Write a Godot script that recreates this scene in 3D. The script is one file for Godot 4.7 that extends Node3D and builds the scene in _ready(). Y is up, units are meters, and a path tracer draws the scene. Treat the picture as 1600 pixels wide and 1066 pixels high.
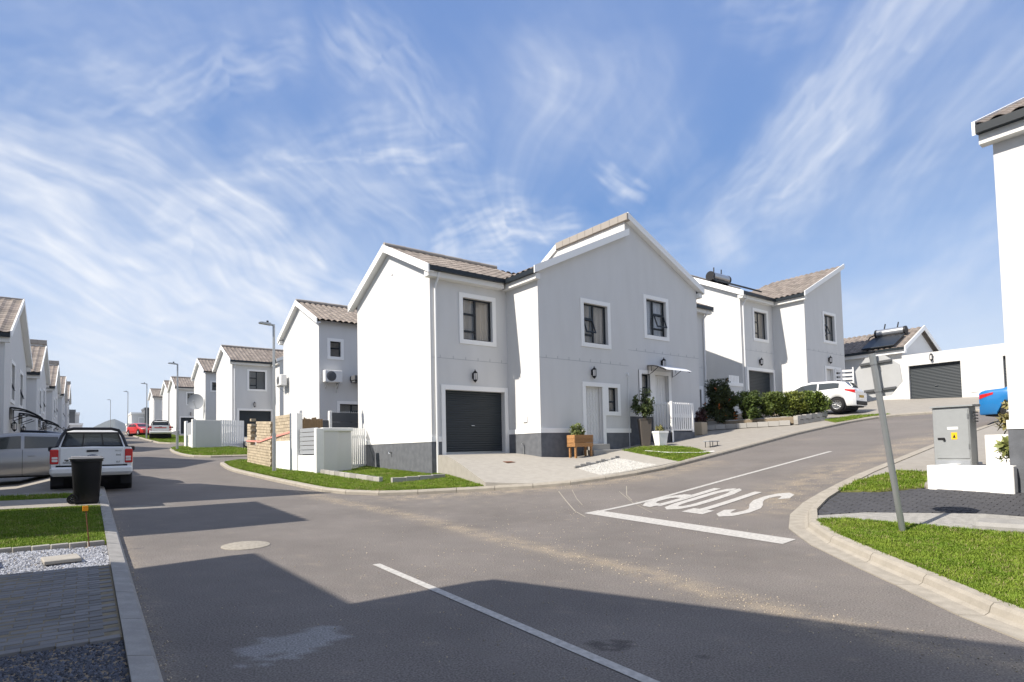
extends Node3D
# A corner house on a sloping estate street. World: -z runs up the main street, +x up the side street, metres.

class Geo:
	var v := PackedVector3Array()
	var n := PackedVector3Array()
	var c := PackedColorArray()
	var col := Color(1, 1, 1)
	var T := Transform3D.IDENTITY
	func tri(a: Vector3, b: Vector3, d: Vector3, na: Vector3, nb: Vector3, nd: Vector3) -> void:
		v.append(T * a); v.append(T * b); v.append(T * d)
		n.append(T.basis * na); n.append(T.basis * nb); n.append(T.basis * nd)
		c.append(col); c.append(col); c.append(col)
	func quad(a: Vector3, b: Vector3, d: Vector3, e: Vector3, hint := Vector3.ZERO) -> void:
		var nn := (b - a).cross(d - a)
		if nn.length_squared() < 1e-14:
			nn = (d - a).cross(e - a)
		if nn.length_squared() < 1e-14:
			return
		nn = nn.normalized()
		if hint != Vector3.ZERO and nn.dot(hint) < 0.0:
			var t := b
			b = e
			e = t
			nn = -nn
		tri(a, d, b, nn, nn, nn)
		tri(a, e, d, nn, nn, nn)
	func flat(a: Vector3, b: Vector3, d: Vector3, hint := Vector3.ZERO) -> void:
		var nn := (b - a).cross(d - a).normalized()
		if hint != Vector3.ZERO and nn.dot(hint) < 0.0:
			tri(a, b, d, -nn, -nn, -nn)
		else:
			tri(a, d, b, nn, nn, nn)
	func box(lo: Vector3, hi: Vector3) -> void:
		var p := []
		for i in 8:
			p.append(Vector3(hi.x if i & 1 else lo.x, hi.y if i & 2 else lo.y, hi.z if i & 4 else lo.z))
		quad(p[0], p[2], p[6], p[4], Vector3.LEFT); quad(p[1], p[3], p[7], p[5], Vector3.RIGHT)
		quad(p[0], p[1], p[5], p[4], Vector3.DOWN); quad(p[2], p[3], p[7], p[6], Vector3.UP)
		quad(p[0], p[1], p[3], p[2], Vector3.FORWARD); quad(p[4], p[5], p[7], p[6], Vector3.BACK)
	func bev(lo: Vector3, hi: Vector3, r: float) -> void:
		var m := (lo + hi) / 2.0
		var h := (hi - lo) / 2.0
		r = minf(r, minf(h.x, minf(h.y, h.z)) * 0.9)
		for ax in 3:
			var u := (ax + 1) % 3
			var w := (ax + 2) % 3
			for s in [-1.0, 1.0]:
				var q := []
				for k in [[-1, -1], [1, -1], [1, 1], [-1, 1]]:
					var d := Vector3.ZERO
					d[ax] = s * h[ax]; d[u] = k[0] * (h[u] - r); d[w] = k[1] * (h[w] - r)
					q.append(m + d)
				var nn := Vector3.ZERO
				nn[ax] = s
				quad(q[0], q[1], q[2], q[3], nn)
				for t in [-1.0, 1.0]:
					var e := []
					for k in [-1.0, 1.0]:
						var d1 := Vector3.ZERO
						d1[ax] = s * h[ax]; d1[u] = t * (h[u] - r); d1[w] = k * (h[w] - r)
						var d2 := Vector3.ZERO
						d2[ax] = s * (h[ax] - r); d2[u] = t * h[u]; d2[w] = k * (h[w] - r)
						e.append([m + d1, m + d2])
					var hn := Vector3.ZERO
					hn[ax] = s; hn[u] = t
					quad(e[0][0], e[1][0], e[1][1], e[0][1], hn)
		for i in 8:
			var s := Vector3(1 if i & 1 else -1, 1 if i & 2 else -1, 1 if i & 4 else -1)
			var k := s * h
			flat(m + k - Vector3(0, s.y, s.z) * r, m + k - Vector3(s.x, 0, s.z) * r, m + k - Vector3(s.x, s.y, 0) * r, s)
	func poly(pts: PackedVector3Array, hint: Vector3) -> void:
		var ax := hint.abs().max_axis_index()
		var p2 := PackedVector2Array()
		for p in pts:
			p2.append(Vector2(p.y, p.z) if ax == 0 else (Vector2(p.x, p.z) if ax == 1 else Vector2(p.x, p.y)))
		var ix := Geometry2D.triangulate_polygon(p2)
		for i in range(0, ix.size(), 3):
			flat(pts[ix[i]], pts[ix[i + 1]], pts[ix[i + 2]], hint)
	func prism(pts: PackedVector3Array, ext: Vector3) -> void:
		var nn := Vector3.ZERO
		for i in pts.size():
			nn += pts[i].cross(pts[(i + 1) % pts.size()])
		poly(pts, -ext)
		var far := PackedVector3Array()
		for p in pts:
			far.append(p + ext)
		poly(far, ext)
		for i in pts.size():
			var j := (i + 1) % pts.size()
			quad(pts[i], pts[j], far[j], far[i], (pts[j] - pts[i]).cross(nn))
	func tube(path: PackedVector3Array, r: float, seg := 8, r2 := -1.0) -> void:
		var rows := []
		var up := Vector3.UP
		for i in path.size():
			var d := (path[mini(i + 1, path.size() - 1)] - path[maxi(i - 1, 0)]).normalized()
			if absf(d.dot(up)) > 0.95:
				up = Vector3.RIGHT if absf(d.x) < 0.7 else Vector3.BACK
			var a := d.cross(up).normalized()
			var b := a.cross(d).normalized()
			up = b
			var rr := r if r2 < 0.0 else lerpf(r, r2, float(i) / maxf(1.0, path.size() - 1))
			var row := PackedVector3Array()
			for k in seg + 1:
				var t := TAU * k / seg
				row.append(path[i] + (a * cos(t) + b * sin(t)) * rr)
			rows.append(row)
		for i in rows.size() - 1:
			for k in seg:
				var na: Vector3 = (rows[i][k] - path[i]).normalized()
				var nb: Vector3 = (rows[i][k + 1] - path[i]).normalized()
				var nc: Vector3 = (rows[i + 1][k + 1] - path[i + 1]).normalized()
				var nd: Vector3 = (rows[i + 1][k] - path[i + 1]).normalized()
				var g: Vector3 = (rows[i][k + 1] - rows[i][k]).cross(rows[i + 1][k] - rows[i][k])
				if g.dot(na) > 0.0:
					tri(rows[i][k], rows[i + 1][k + 1], rows[i][k + 1], na, nc, nb); tri(rows[i][k], rows[i + 1][k], rows[i + 1][k + 1], na, nd, nc)
				else:
					tri(rows[i][k], rows[i][k + 1], rows[i + 1][k + 1], na, nb, nc); tri(rows[i][k], rows[i + 1][k + 1], rows[i + 1][k], na, nc, nd)
		for e in [0, path.size() - 1]:
			var d: Vector3 = path[0] - path[1] if e == 0 else path[e] - path[e - 1]
			for k in seg:
				flat(path[e], rows[e][k], rows[e][k + 1], d)
	func lathe(prof: Array, seg: int, at := Vector3.ZERO) -> void:
		var rows := []
		for p in prof:
			var row := PackedVector3Array()
			for k in seg + 1:
				row.append(at + Vector3(cos(TAU * k / seg) * p[0], p[1], sin(TAU * k / seg) * p[0]))
			rows.append(row)
		grid(rows, at + Vector3(0, (prof[0][1] + prof[-1][1]) / 2.0, 0))
	func grid(rows: Array, away := Vector3.INF, hint := Vector3.ZERO, sharp := 0.5) -> void:
		var nr := rows.size()
		var nc: int = rows[0].size()
		var fn := []
		for i in nr - 1:
			var line := PackedVector3Array()
			for k in nc - 1:
				var a: Vector3 = rows[i][k]
				var nn: Vector3 = (rows[i + 1][k + 1] - a).cross(rows[i][k + 1] - rows[i + 1][k]).normalized()
				var m: Vector3 = (a + rows[i + 1][k + 1]) / 2.0
				if (away != Vector3.INF and nn.dot(m - away) < 0.0) or (hint != Vector3.ZERO and nn.dot(hint) < 0.0):
					nn = -nn
				line.append(nn)
			fn.append(line)
		for i in nr - 1:
			for k in nc - 1:
				var f: Vector3 = fn[i][k]
				if f == Vector3.ZERO:
					continue
				var q := [rows[i][k], rows[i][k + 1], rows[i + 1][k + 1], rows[i + 1][k]]
				var qn := []
				for o in [[0, 0], [0, 1], [1, 1], [1, 0]]:
					var s := Vector3.ZERO
					for di in [-1, 0]:
						for dk in [-1, 0]:
							var ii: int = i + o[0] + di
							var kk: int = k + o[1] + dk
							if ii >= 0 and kk >= 0 and ii < nr - 1 and kk < nc - 1 and fn[ii][kk].dot(f) > sharp:
								s += fn[ii][kk]
					qn.append(s.normalized() if s.length() > 0.01 else f)
				if (q[1] - q[0]).cross(q[2] - q[0]).dot(f) + (q[2] - q[0]).cross(q[3] - q[0]).dot(f) > 0.0:
					tri(q[0], q[2], q[1], qn[0], qn[2], qn[1]); tri(q[0], q[3], q[2], qn[0], qn[3], qn[2])
				else:
					tri(q[0], q[1], q[2], qn[0], qn[1], qn[2]); tri(q[0], q[2], q[3], qn[0], qn[2], qn[3])
	func mesh() -> ArrayMesh:
		var arr := []
		arr.resize(Mesh.ARRAY_MAX)
		arr[Mesh.ARRAY_VERTEX] = v; arr[Mesh.ARRAY_NORMAL] = n; arr[Mesh.ARRAY_COLOR] = c
		var m := ArrayMesh.new()
		if v.size() > 0:
			m.add_surface_from_arrays(Mesh.PRIMITIVE_TRIANGLES, arr)
		return m

var MT := {}
var cache := {}
var taken := {}
var rng := RandomNumberGenerator.new()

func numbered(called: String) -> String:
	var k: int = taken.get(called, 0)
	taken[called] = k + 1
	return called if k == 0 else "%s_%03d" % [called, k]

func V(x: float, y: float, z: float) -> Vector3:
	return Vector3(x, y, z)

func at(x := 0.0, y := 0.0, z := 0.0, turn := 0.0) -> Transform3D:
	return Transform3D(Basis(Vector3.UP, turn), Vector3(x, y, z))

func obj(called: String, g, m: Material, parent: Node = self, xf := Transform3D.IDENTITY) -> MeshInstance3D:
	var o := MeshInstance3D.new()
	o.mesh = g.mesh() if g is Geo else g
	o.material_override = m
	o.transform = xf
	o.name = numbered(called) if parent == self else called
	parent.add_child(o, true)
	return o

func part(called: String, key: String, m: Material, parent: Node, xf: Transform3D, maker: Callable) -> MeshInstance3D:
	if not cache.has(key):
		var g := Geo.new()
		maker.call(g)
		cache[key] = g.mesh()
	return obj(called, cache[key], m, parent, xf)

func tag(o: Node, label: String, category: String, group := "", kind := "") -> Node:
	if label: o.set_meta("label", label)
	if category: o.set_meta("category", category)
	if group: o.set_meta("group", group)
	if kind: o.set_meta("kind", kind)
	return o

func thing(called: String, label: String, category: String, xf := Transform3D.IDENTITY, group := "") -> Node3D:
	var o := Node3D.new()
	o.name = numbered(called)
	add_child(o, true)
	o.transform = xf
	tag(o, label, category, group)
	return o

func struct(called: String, g, m: Material, label := "") -> MeshInstance3D:
	var o := obj(called, g, m)
	o.set_meta("kind", "structure")
	if label: o.set_meta("label", label)
	return o

# ---- materials: colours are linear base colours ----
func tex(sd: int, freq: float, lo: Color, hi: Color, size := 512, octaves := 4, kind := FastNoiseLite.TYPE_SIMPLEX_SMOOTH) -> NoiseTexture2D:
	var f := FastNoiseLite.new()
	f.seed = sd; f.frequency = freq; f.noise_type = kind; f.fractal_octaves = octaves
	var t := NoiseTexture2D.new()
	t.width = size; t.height = size; t.seamless = true; t.noise = f
	var r := Gradient.new()
	r.set_color(0, lo); r.set_color(1, hi); r.set_offset(0, 0.2); r.set_offset(1, 0.8)
	t.color_ramp = r
	return t

func mat(name: String, c: Color, rough: float, grain: Texture2D = null, scale := 1.0, bump: Texture2D = null, depth := 0.0, macro: Texture2D = null, mscale := 0.1) -> StandardMaterial3D:
	var m := StandardMaterial3D.new()
	m.resource_name = name
	m.albedo_color = c.linear_to_srgb()
	m.roughness = rough
	m.metallic_specular = 0.4
	if grain or bump:
		m.uv1_triplanar = true; m.uv1_world_triplanar = true; m.uv1_scale = Vector3.ONE * scale
	if grain:
		m.albedo_texture = grain
	if bump:
		m.heightmap_enabled = true; m.heightmap_texture = bump; m.heightmap_scale = depth
	if macro:
		m.detail_enabled = true; m.detail_albedo = macro; m.detail_blend_mode = BaseMaterial3D.BLEND_MODE_MUL
		m.detail_uv_layer = BaseMaterial3D.DETAIL_UV_2
		m.uv2_triplanar = true; m.uv2_world_triplanar = true; m.uv2_scale = Vector3.ONE * mscale
	MT[name] = m
	return m

func G1(k: float) -> Color:
	return Color(k, k, k).linear_to_srgb()

func materials() -> void:
	var speck := tex(3, 0.35, G1(0.62), G1(1.0), 1024, 2)
	var grit := tex(4, 0.22, G1(0.42), G1(1.0), 1024, 4)
	var fine := tex(5, 0.12, G1(0.84), G1(1.0), 512, 5)
	var soft := tex(7, 0.012, G1(0.80), G1(1.0), 512, 5)
	var patchy := tex(9, 0.02, G1(0.74), G1(1.0), 512, 6)
	var mild := tex(10, 0.012, G1(0.88), G1(1.0), 512, 5)
	var plaster := tex(13, 0.2, G1(0.955), G1(1.0), 512, 3)
	var rel := tex(11, 0.15, Color.BLACK, Color.WHITE, 512, 4)
	var streak := tex(12, 0.014, G1(0.962), G1(1.0), 512, 5)
	mat("wall", Color(0.66, 0.66, 0.655), 0.85, plaster, 1.2, rel, 0.05, streak, 0.12)
	MT["wall"].uv2_scale = Vector3(0.22, 0.05, 0.22)
	mat("trim", Color(0.87, 0.87, 0.86), 0.75, plaster, 1.3, rel, 0.04)
	mat("plinth", Color(0.155, 0.165, 0.185), 0.85, fine, 1.0, rel, 0.3, soft, 0.5)
	mat("barge", Color(0.86, 0.86, 0.85), 0.6)
	mat("soffit", Color(0.74, 0.73, 0.70), 0.7)
	var tl := mat("tile", Color(0.90, 0.90, 0.90), 0.85, fine, 2.0)
	tl.vertex_color_use_as_albedo = true
	mat("ridge", Color(0.36, 0.33, 0.30), 0.85, fine, 2.0)
	mat("gutter", Color(0.018, 0.024, 0.03), 0.35)
	mat("pipe", Color(0.72, 0.73, 0.74), 0.5)
	mat("garage", Color(0.022, 0.030, 0.038), 0.42, streak, 0.6)
	mat("alu", Color(0.012, 0.016, 0.022), 0.4)
	mat("black", Color(0.012, 0.012, 0.014), 0.55)
	mat("curtain", Color(0.52, 0.45, 0.36), 0.9)
	mat("net", Color(0.62, 0.64, 0.68), 0.9)
	mat("room", Color(0.55, 0.53, 0.50), 0.9)
	mat("door", Color(0.78, 0.78, 0.77), 0.5, streak, 1.0)
	var gl := mat("glass", Color(0.55, 0.6, 0.62), 0.04)
	gl.transparency = BaseMaterial3D.TRANSPARENCY_ALPHA
	gl.albedo_color.a = 0.12
	gl.metallic_specular = 0.55
	var cg := mat("car_glass", Color(0.03, 0.04, 0.045), 0.03)
	cg.transparency = BaseMaterial3D.TRANSPARENCY_ALPHA
	cg.albedo_color.a = 0.82
	cg.metallic_specular = 0.6
	mat("asphalt", Color(1, 1, 1), 0.88, grit, 0.21, grit, 0.5, mild, 0.06).vertex_color_use_as_albedo = true
	mat("paint", Color(0.50, 0.485, 0.46), 0.8, patchy, 1.3, speck, 0.2)
	mat("concrete", Color(0.40, 0.375, 0.335), 0.9, fine, 0.8, speck, 0.2, mild, 0.5)
	mat("kerb", Color(0.40, 0.365, 0.31), 0.9, fine, 0.9, speck, 0.25, soft, 0.7)
	mat("kerb_grey", Color(0.36, 0.35, 0.335), 0.9, fine, 0.9, speck, 0.25, soft, 0.7)
	mat("soil", Color(0.30, 0.24, 0.17), 0.95, patchy, 0.7, speck, 0.6)
	mat("turf", Color(0.17, 0.18, 0.055), 0.95, patchy, 0.9, speck, 0.8)
	mat("land", Color(0.22, 0.20, 0.13), 0.95, patchy, 0.05)
	for k in 4:
		mat("brick%d" % k, Color(0.20, 0.20, 0.205) * [0.85, 0.95, 1.05, 1.12][k], 0.9, fine, 3.0, speck, 0.3)
		mat("cream_block%d" % k, Color(0.50, 0.42, 0.31) * [0.88, 0.97, 1.05, 1.12][k], 0.9, fine, 3.0, speck, 0.4)
		mat("grey_block%d" % k, Color(0.40, 0.385, 0.36) * [0.85, 0.95, 1.05, 1.1][k], 0.9, fine, 3.0, speck, 0.4)
		mat("plank%d" % k, Color(0.42, 0.22, 0.09) * [0.8, 0.95, 1.1, 1.2][k], 0.7, tex(20 + k, 0.03, G1(0.6), G1(1.0), 256, 5), 2.5)
	mat("limewash", Color(0.50, 0.485, 0.455), 0.9, grit, 0.5, grit, 0.5, patchy, 0.8)
	mat("joint", Color(0.24, 0.205, 0.14), 0.95, patchy, 1.0)
	mat("dark_brick", Color(0.075, 0.076, 0.085), 0.9, fine, 3.0, speck, 0.3, soft, 0.3)
	mat("pave", Color(0.345, 0.32, 0.285), 0.9, fine, 1.5, speck, 0.3, mild, 0.4)
	mat("stone_grey", Color(0.27, 0.28, 0.30), 0.85).vertex_color_use_as_albedo = true
	mat("grit_stone", Color(1, 1, 1), 0.9).vertex_color_use_as_albedo = true
	mat("white_stone", Color(0.56, 0.55, 0.52), 0.85).vertex_color_use_as_albedo = true
	mat("white_wall", Color(0.84, 0.84, 0.83), 0.8, plaster, 1.0, rel, 0.06, streak, 0.3)
	mat("steel", Color(0.42, 0.44, 0.45), 0.42, streak, 1.2).metallic = 0.75
	mat("cabinet", Color(0.30, 0.315, 0.325), 0.5, streak, 1.0)
	mat("sign_back", Color(0.50, 0.51, 0.52), 0.5, streak, 1.0)
	mat("vib", Color(0.33, 0.35, 0.38), 0.85, fine, 1.2)
	mat("vib_dark", Color(0.11, 0.115, 0.125), 0.85, fine, 1.2)
	var gr := mat("grass", Color(0.9, 0.9, 0.9), 0.75)
	gr.vertex_color_use_as_albedo = true; gr.backlight_enabled = true; gr.backlight = Color(0.42, 0.52, 0.10)
	var lf := mat("leaf", Color(0.9, 0.9, 0.9), 0.55)
	lf.vertex_color_use_as_albedo = true; lf.backlight_enabled = true; lf.backlight = Color(0.14, 0.2, 0.03)
	mat("bark", Color(0.11, 0.075, 0.045), 0.9)
	mat("wicker", Color(0.16, 0.14, 0.125), 0.85, tex(31, 0.2, G1(0.4), G1(1.0), 256, 2), 3.0)
	mat("tyre", Color(0.018, 0.018, 0.019), 0.85)
	mat("rim", Color(0.45, 0.46, 0.47), 0.3).metallic = 0.8
	mat("dark_plastic", Color(0.02, 0.02, 0.022), 0.5)
	mat("bin", Color(0.012, 0.012, 0.014), 0.42, streak, 1.0)
	mat("bin_lid", Color(0.30, 0.30, 0.31), 0.5)
	mat("lamp_red", Color(0.55, 0.02, 0.02), 0.15)
	mat("lamp_clear", Color(0.75, 0.72, 0.70), 0.15)
	mat("chrome", Color(0.7, 0.7, 0.7), 0.12).metallic = 1.0
	for p in [["car_white", Color(0.74, 0.75, 0.76)], ["car_silver", Color(0.30, 0.30, 0.305)], ["car_red", Color(0.55, 0.025, 0.02)], ["car_blue", Color(0.015, 0.17, 0.44)], ["car_dark", Color(0.03, 0.035, 0.05)]]:
		var m := mat(p[0], p[1], 0.32)
		m.clearcoat_enabled = true; m.clearcoat = 0.9; m.clearcoat_roughness = 0.05
	MT["car_silver"].metallic = 0.5
	mat("plate", Color(0.62, 0.40, 0.08), 0.5)
	mat("yellow", Color(0.75, 0.48, 0.02), 0.5)
	mat("orange", Color(0.80, 0.30, 0.01), 0.6)
	mat("rust", Color(0.16, 0.07, 0.04), 0.9)
	mat("tape", Color(0.70, 0.30, 0.25), 0.6)
	mat("badge", Color(0.02, 0.04, 0.12), 0.3)
	mat("red_print", Color(0.60, 0.06, 0.05), 0.5)
	mat("mountain", Color(0.13, 0.135, 0.12), 0.95, patchy, 0.004)
	mat("manhole", Color(0.36, 0.33, 0.28), 0.85, patchy, 1.4, speck, 0.4)
	mat("timber", Color(0.36, 0.24, 0.13), 0.85, tex(41, 0.05, G1(0.5), G1(1.0), 256, 4), 4.0)

# ---- the lie of the land ----
func gx(x: float) -> float:
	if x < 6.0: return 0.0
	if x < 11.0: return 0.118 * (x - 6.0) * (x - 6.0) / 10.0
	if x < 40.0: return 0.295 + 0.118 * (x - 11.0)
	return 3.717 + (1.0 - exp(-(x - 40.0) / 60.0)) * 5.0

func hz(z: float) -> float:
	var d := -z
	if d < -30.0: return -1.23
	if d < 20.0: return 0.041 * d
	if d < 120.0: return 0.82 + 0.053 * (d - 20.0)
	return 6.12 - (d - 120.0) * 0.012

func H(x: float, z: float) -> float:
	return hz(z) + gx(x) * (1.0 if z > -17.0 else maxf(0.35, 1.0 + (z + 17.0) * 0.04))

func verge(x: float, z: float) -> float:
	return H(x, z) + 0.11

func apron(x: float, z: float) -> float:
	var t := smoothstep(0.0, 1.0, clampf((-11.7 - z) / 4.9, 0.0, 1.0)) * 0.6 + clampf((-11.7 - z) / 4.9, 0.0, 1.0) * 0.4
	var ramp := lerpf(H(x, -11.7) + 0.095, 1.575, t)
	return lerpf(ramp, H(x, z) + 0.12, smoothstep(12.6, 14.6, x))

func patch(g: Geo, pl: PackedVector2Array, hf: Callable, cell := 0.7, skirt := 0.3) -> void:
	var lo := pl[0]
	var hi := pl[0]
	for p in pl:
		lo = lo.min(p); hi = hi.max(p)
	var x := floorf(lo.x / cell) * cell
	while x < hi.x:
		var z := floorf(lo.y / cell) * cell
		while z < hi.y:
			for q in Geometry2D.intersect_polygons(pl, PackedVector2Array([Vector2(x, z), Vector2(x + cell, z), Vector2(x + cell, z + cell), Vector2(x, z + cell)])):
				var ix := Geometry2D.triangulate_polygon(q)
				for i in range(0, ix.size(), 3):
					var t := []
					for k in 3:
						var p: Vector2 = q[ix[i + k]]
						t.append(Vector3(p.x, hf.call(p.x, p.y), p.y))
					g.flat(t[0], t[1], t[2], Vector3.UP)
			z += cell
		x += cell
	if skirt > 0.0:
		var ccw := 1.0 if not Geometry2D.is_polygon_clockwise(pl) else -1.0
		for i in pl.size():
			var a := pl[i]
			var b := pl[(i + 1) % pl.size()]
			var k := maxi(1, int((b - a).length() / cell))
			for j in k:
				var p := a.lerp(b, float(j) / k)
				var q := a.lerp(b, float(j + 1) / k)
				var out := Vector3((b - a).y, 0, -(b - a).x) * ccw
				var hp: float = hf.call(p.x, p.y)
				var hq: float = hf.call(q.x, q.y)
				g.quad(V(p.x, hp, p.y), V(q.x, hq, q.y), V(q.x, hq - skirt, q.y), V(p.x, hp - skirt, p.y), out)

func P2(a: Array) -> PackedVector2Array:
	var o := PackedVector2Array()
	for i in range(0, a.size(), 2):
		o.append(Vector2(a[i], a[i + 1]))
	return o

func scatter(called: String, pl: PackedVector2Array, hf: Callable, per_m2: float, mesh: Mesh, m: Material, size: Vector2, tint: Callable, parent: Node = self, tilt := 0.25) -> MultiMeshInstance3D:
	var lo := pl[0]
	var hi := pl[0]
	for p in pl:
		lo = lo.min(p); hi = hi.max(p)
	var xf := []
	for i in int((hi.x - lo.x) * (hi.y - lo.y) * per_m2):
		var p := Vector2(rng.randf_range(lo.x, hi.x), rng.randf_range(lo.y, hi.y))
		if Geometry2D.is_point_in_polygon(p, pl):
			var s := rng.randf_range(size.x, size.y)
			var b := Basis(Vector3.UP, rng.randf() * TAU) * Basis(Vector3.RIGHT, rng.randf_range(-tilt, tilt))
			xf.append(Transform3D(b.scaled(Vector3.ONE * s), V(p.x, hf.call(p.x, p.y), p.y)))
	return many(called, xf, mesh, m, tint, parent)

func many(called: String, xf: Array, mesh: Mesh, m: Material, tint: Callable, parent: Node = self) -> MultiMeshInstance3D:
	var mm := MultiMesh.new()
	mm.transform_format = MultiMesh.TRANSFORM_3D
	mm.use_colors = true
	mm.mesh = mesh
	mm.instance_count = xf.size()
	for i in xf.size():
		mm.set_instance_transform(i, xf[i])
		mm.set_instance_color(i, tint.call(xf[i].origin))
	var o := MultiMeshInstance3D.new()
	o.multimesh = mm
	o.material_override = m
	o.name = numbered(called) if parent == self else called
	parent.add_child(o, true)
	o.set_meta("kind", "stuff")
	return o

func tuft() -> Mesh:
	if not cache.has("tuft"):
		var g := Geo.new()
		var r := RandomNumberGenerator.new()
		r.seed = 4
		for i in 9:
			var a := r.randf() * TAU
			var o := V(r.randf_range(-0.03, 0.03), 0, r.randf_range(-0.03, 0.03))
			var d := V(cos(a), 0, sin(a))
			var w := d.cross(Vector3.UP) * 0.004
			var hgt := r.randf_range(0.025, 0.06)
			var lean := r.randf_range(0.01, 0.04)
			var m1 := o + V(0, hgt * 0.6, 0) + d * lean * 0.35
			var tip := o + V(0, hgt, 0) + d * lean
			g.quad(o - w, o + w, m1 + w * 0.8, m1 - w * 0.8, -d + Vector3.UP * 0.2)
			g.flat(m1 - w * 0.8, m1 + w * 0.8, tip, -d + Vector3.UP * 0.2)
		cache["tuft"] = g.mesh()
	return cache["tuft"]

func pebble() -> Mesh:
	if not cache.has("pebble"):
		var g := Geo.new()
		var r := RandomNumberGenerator.new()
		r.seed = 8
		var p := []
		for d in [V(1, 0, 0), V(-1, 0, 0), V(0, 0.7, 0), V(0, -0.7, 0), V(0, 0, 0.8), V(0, 0, -0.8)]:
			p.append(d * r.randf_range(0.75, 1.15) + V(r.randf_range(-0.2, 0.2), 0, r.randf_range(-0.2, 0.2)))
		for f in [[0, 2, 4], [4, 2, 1], [1, 2, 5], [5, 2, 0], [0, 4, 3], [4, 1, 3], [1, 5, 3], [5, 0, 3]]:
			g.flat(p[f[0]], p[f[1]], p[f[2]], p[f[0]] + p[f[1]] + p[f[2]])
		cache["pebble"] = g.mesh()
	return cache["pebble"]

var lawn_noise := FastNoiseLite.new()
func grass_tint(p: Vector3) -> Color:
	var a := lawn_noise.get_noise_2d(p.x * 60.0, p.z * 60.0) * 0.5 + 0.5
	var b := rng.randf()
	var c := Color(0.125, 0.225, 0.016).lerp(Color(0.27, 0.335, 0.045), clampf(a * 0.9 + b * 0.35 - 0.2, 0, 1))
	if rng.randf() < 0.07 + 0.25 * clampf(lawn_noise.get_noise_2d(p.x * 25.0 + 90.0, p.z * 25.0) - 0.15, 0, 1): c = Color(0.36, 0.31, 0.15)
	return c

const EXPO := 1.6
const STROKES := [
	[[-3.6, 17.9, 9.0, 15.7, 23.0, 8.8], 7.8, 0.55],
	[[-3.7, 22.1, 14.1, 21.0], 4.2, 0.40],
	[[-3.5, 13.4, 9.1, 10.5, 16.8, 6.4], 6.3, 0.40],
	[[7.3, 29.0, 11.0, 32.0, 16.3, 32.9], 1.9, 0.21],
	[[1.3, 26.0, 7.1, 29.2], 2.8, 0.24],
	[[-3.7, 23.4, 5.7, 30.1], 3.6, 0.22],
	[[22.1, 35.7, 25.7, 33.4, 31.8, 29.0], 2.8, 0.18],
	[[15.2, 25.2, 23.2, 26.3, 32.7, 27.3], 0.8, 0.25],
	[[16.9, 26.1, 31.8, 30.0], 2.4, 0.14],
	[[32.5, 19.5, 37.3, 20.9, 42.3, 20.7], 2.0, 0.37],
	[[32.8, 18.3, 37.8, 18.6], 0.8, 0.31],
	[[47.1, 25.0, 49.7, 23.2], 1.1, 0.28],
	[[58.3, 19.7, 63.2, 22.3, 66.9, 26.2, 71.3, 30.2, 74.1, 33.1], 3.6, 0.34],
	[[58.9, 20.2, 63.7, 21.7], 1.9, 0.31],
	[[59.6, 34.9, 65.4, 34.7], 2.4, 0.12],
	[[42.0, 33.2, 47.6, 30.9, 50.5, 26.7], 4.7, 0.15],
	[[68.1, 20.3, 79.5, 25.7], 5.8, 0.14],
	[[-1.6, 31.2, 14.2, 35.7], 3.6, 0.14],
	[[4.4, 23.2, 19.6, 23.2, 25.5, 22.0], 4.3, 0.20],
	[[26.8, 24.5, 36.7, 23.9], 1.4, 0.15],
	[[69.9, 10.9, 77.4, 13.5], 3.6, 0.16],
	[[44.1, 18.1, 56.0, 18.2], 2.4, 0.10],
]

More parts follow.
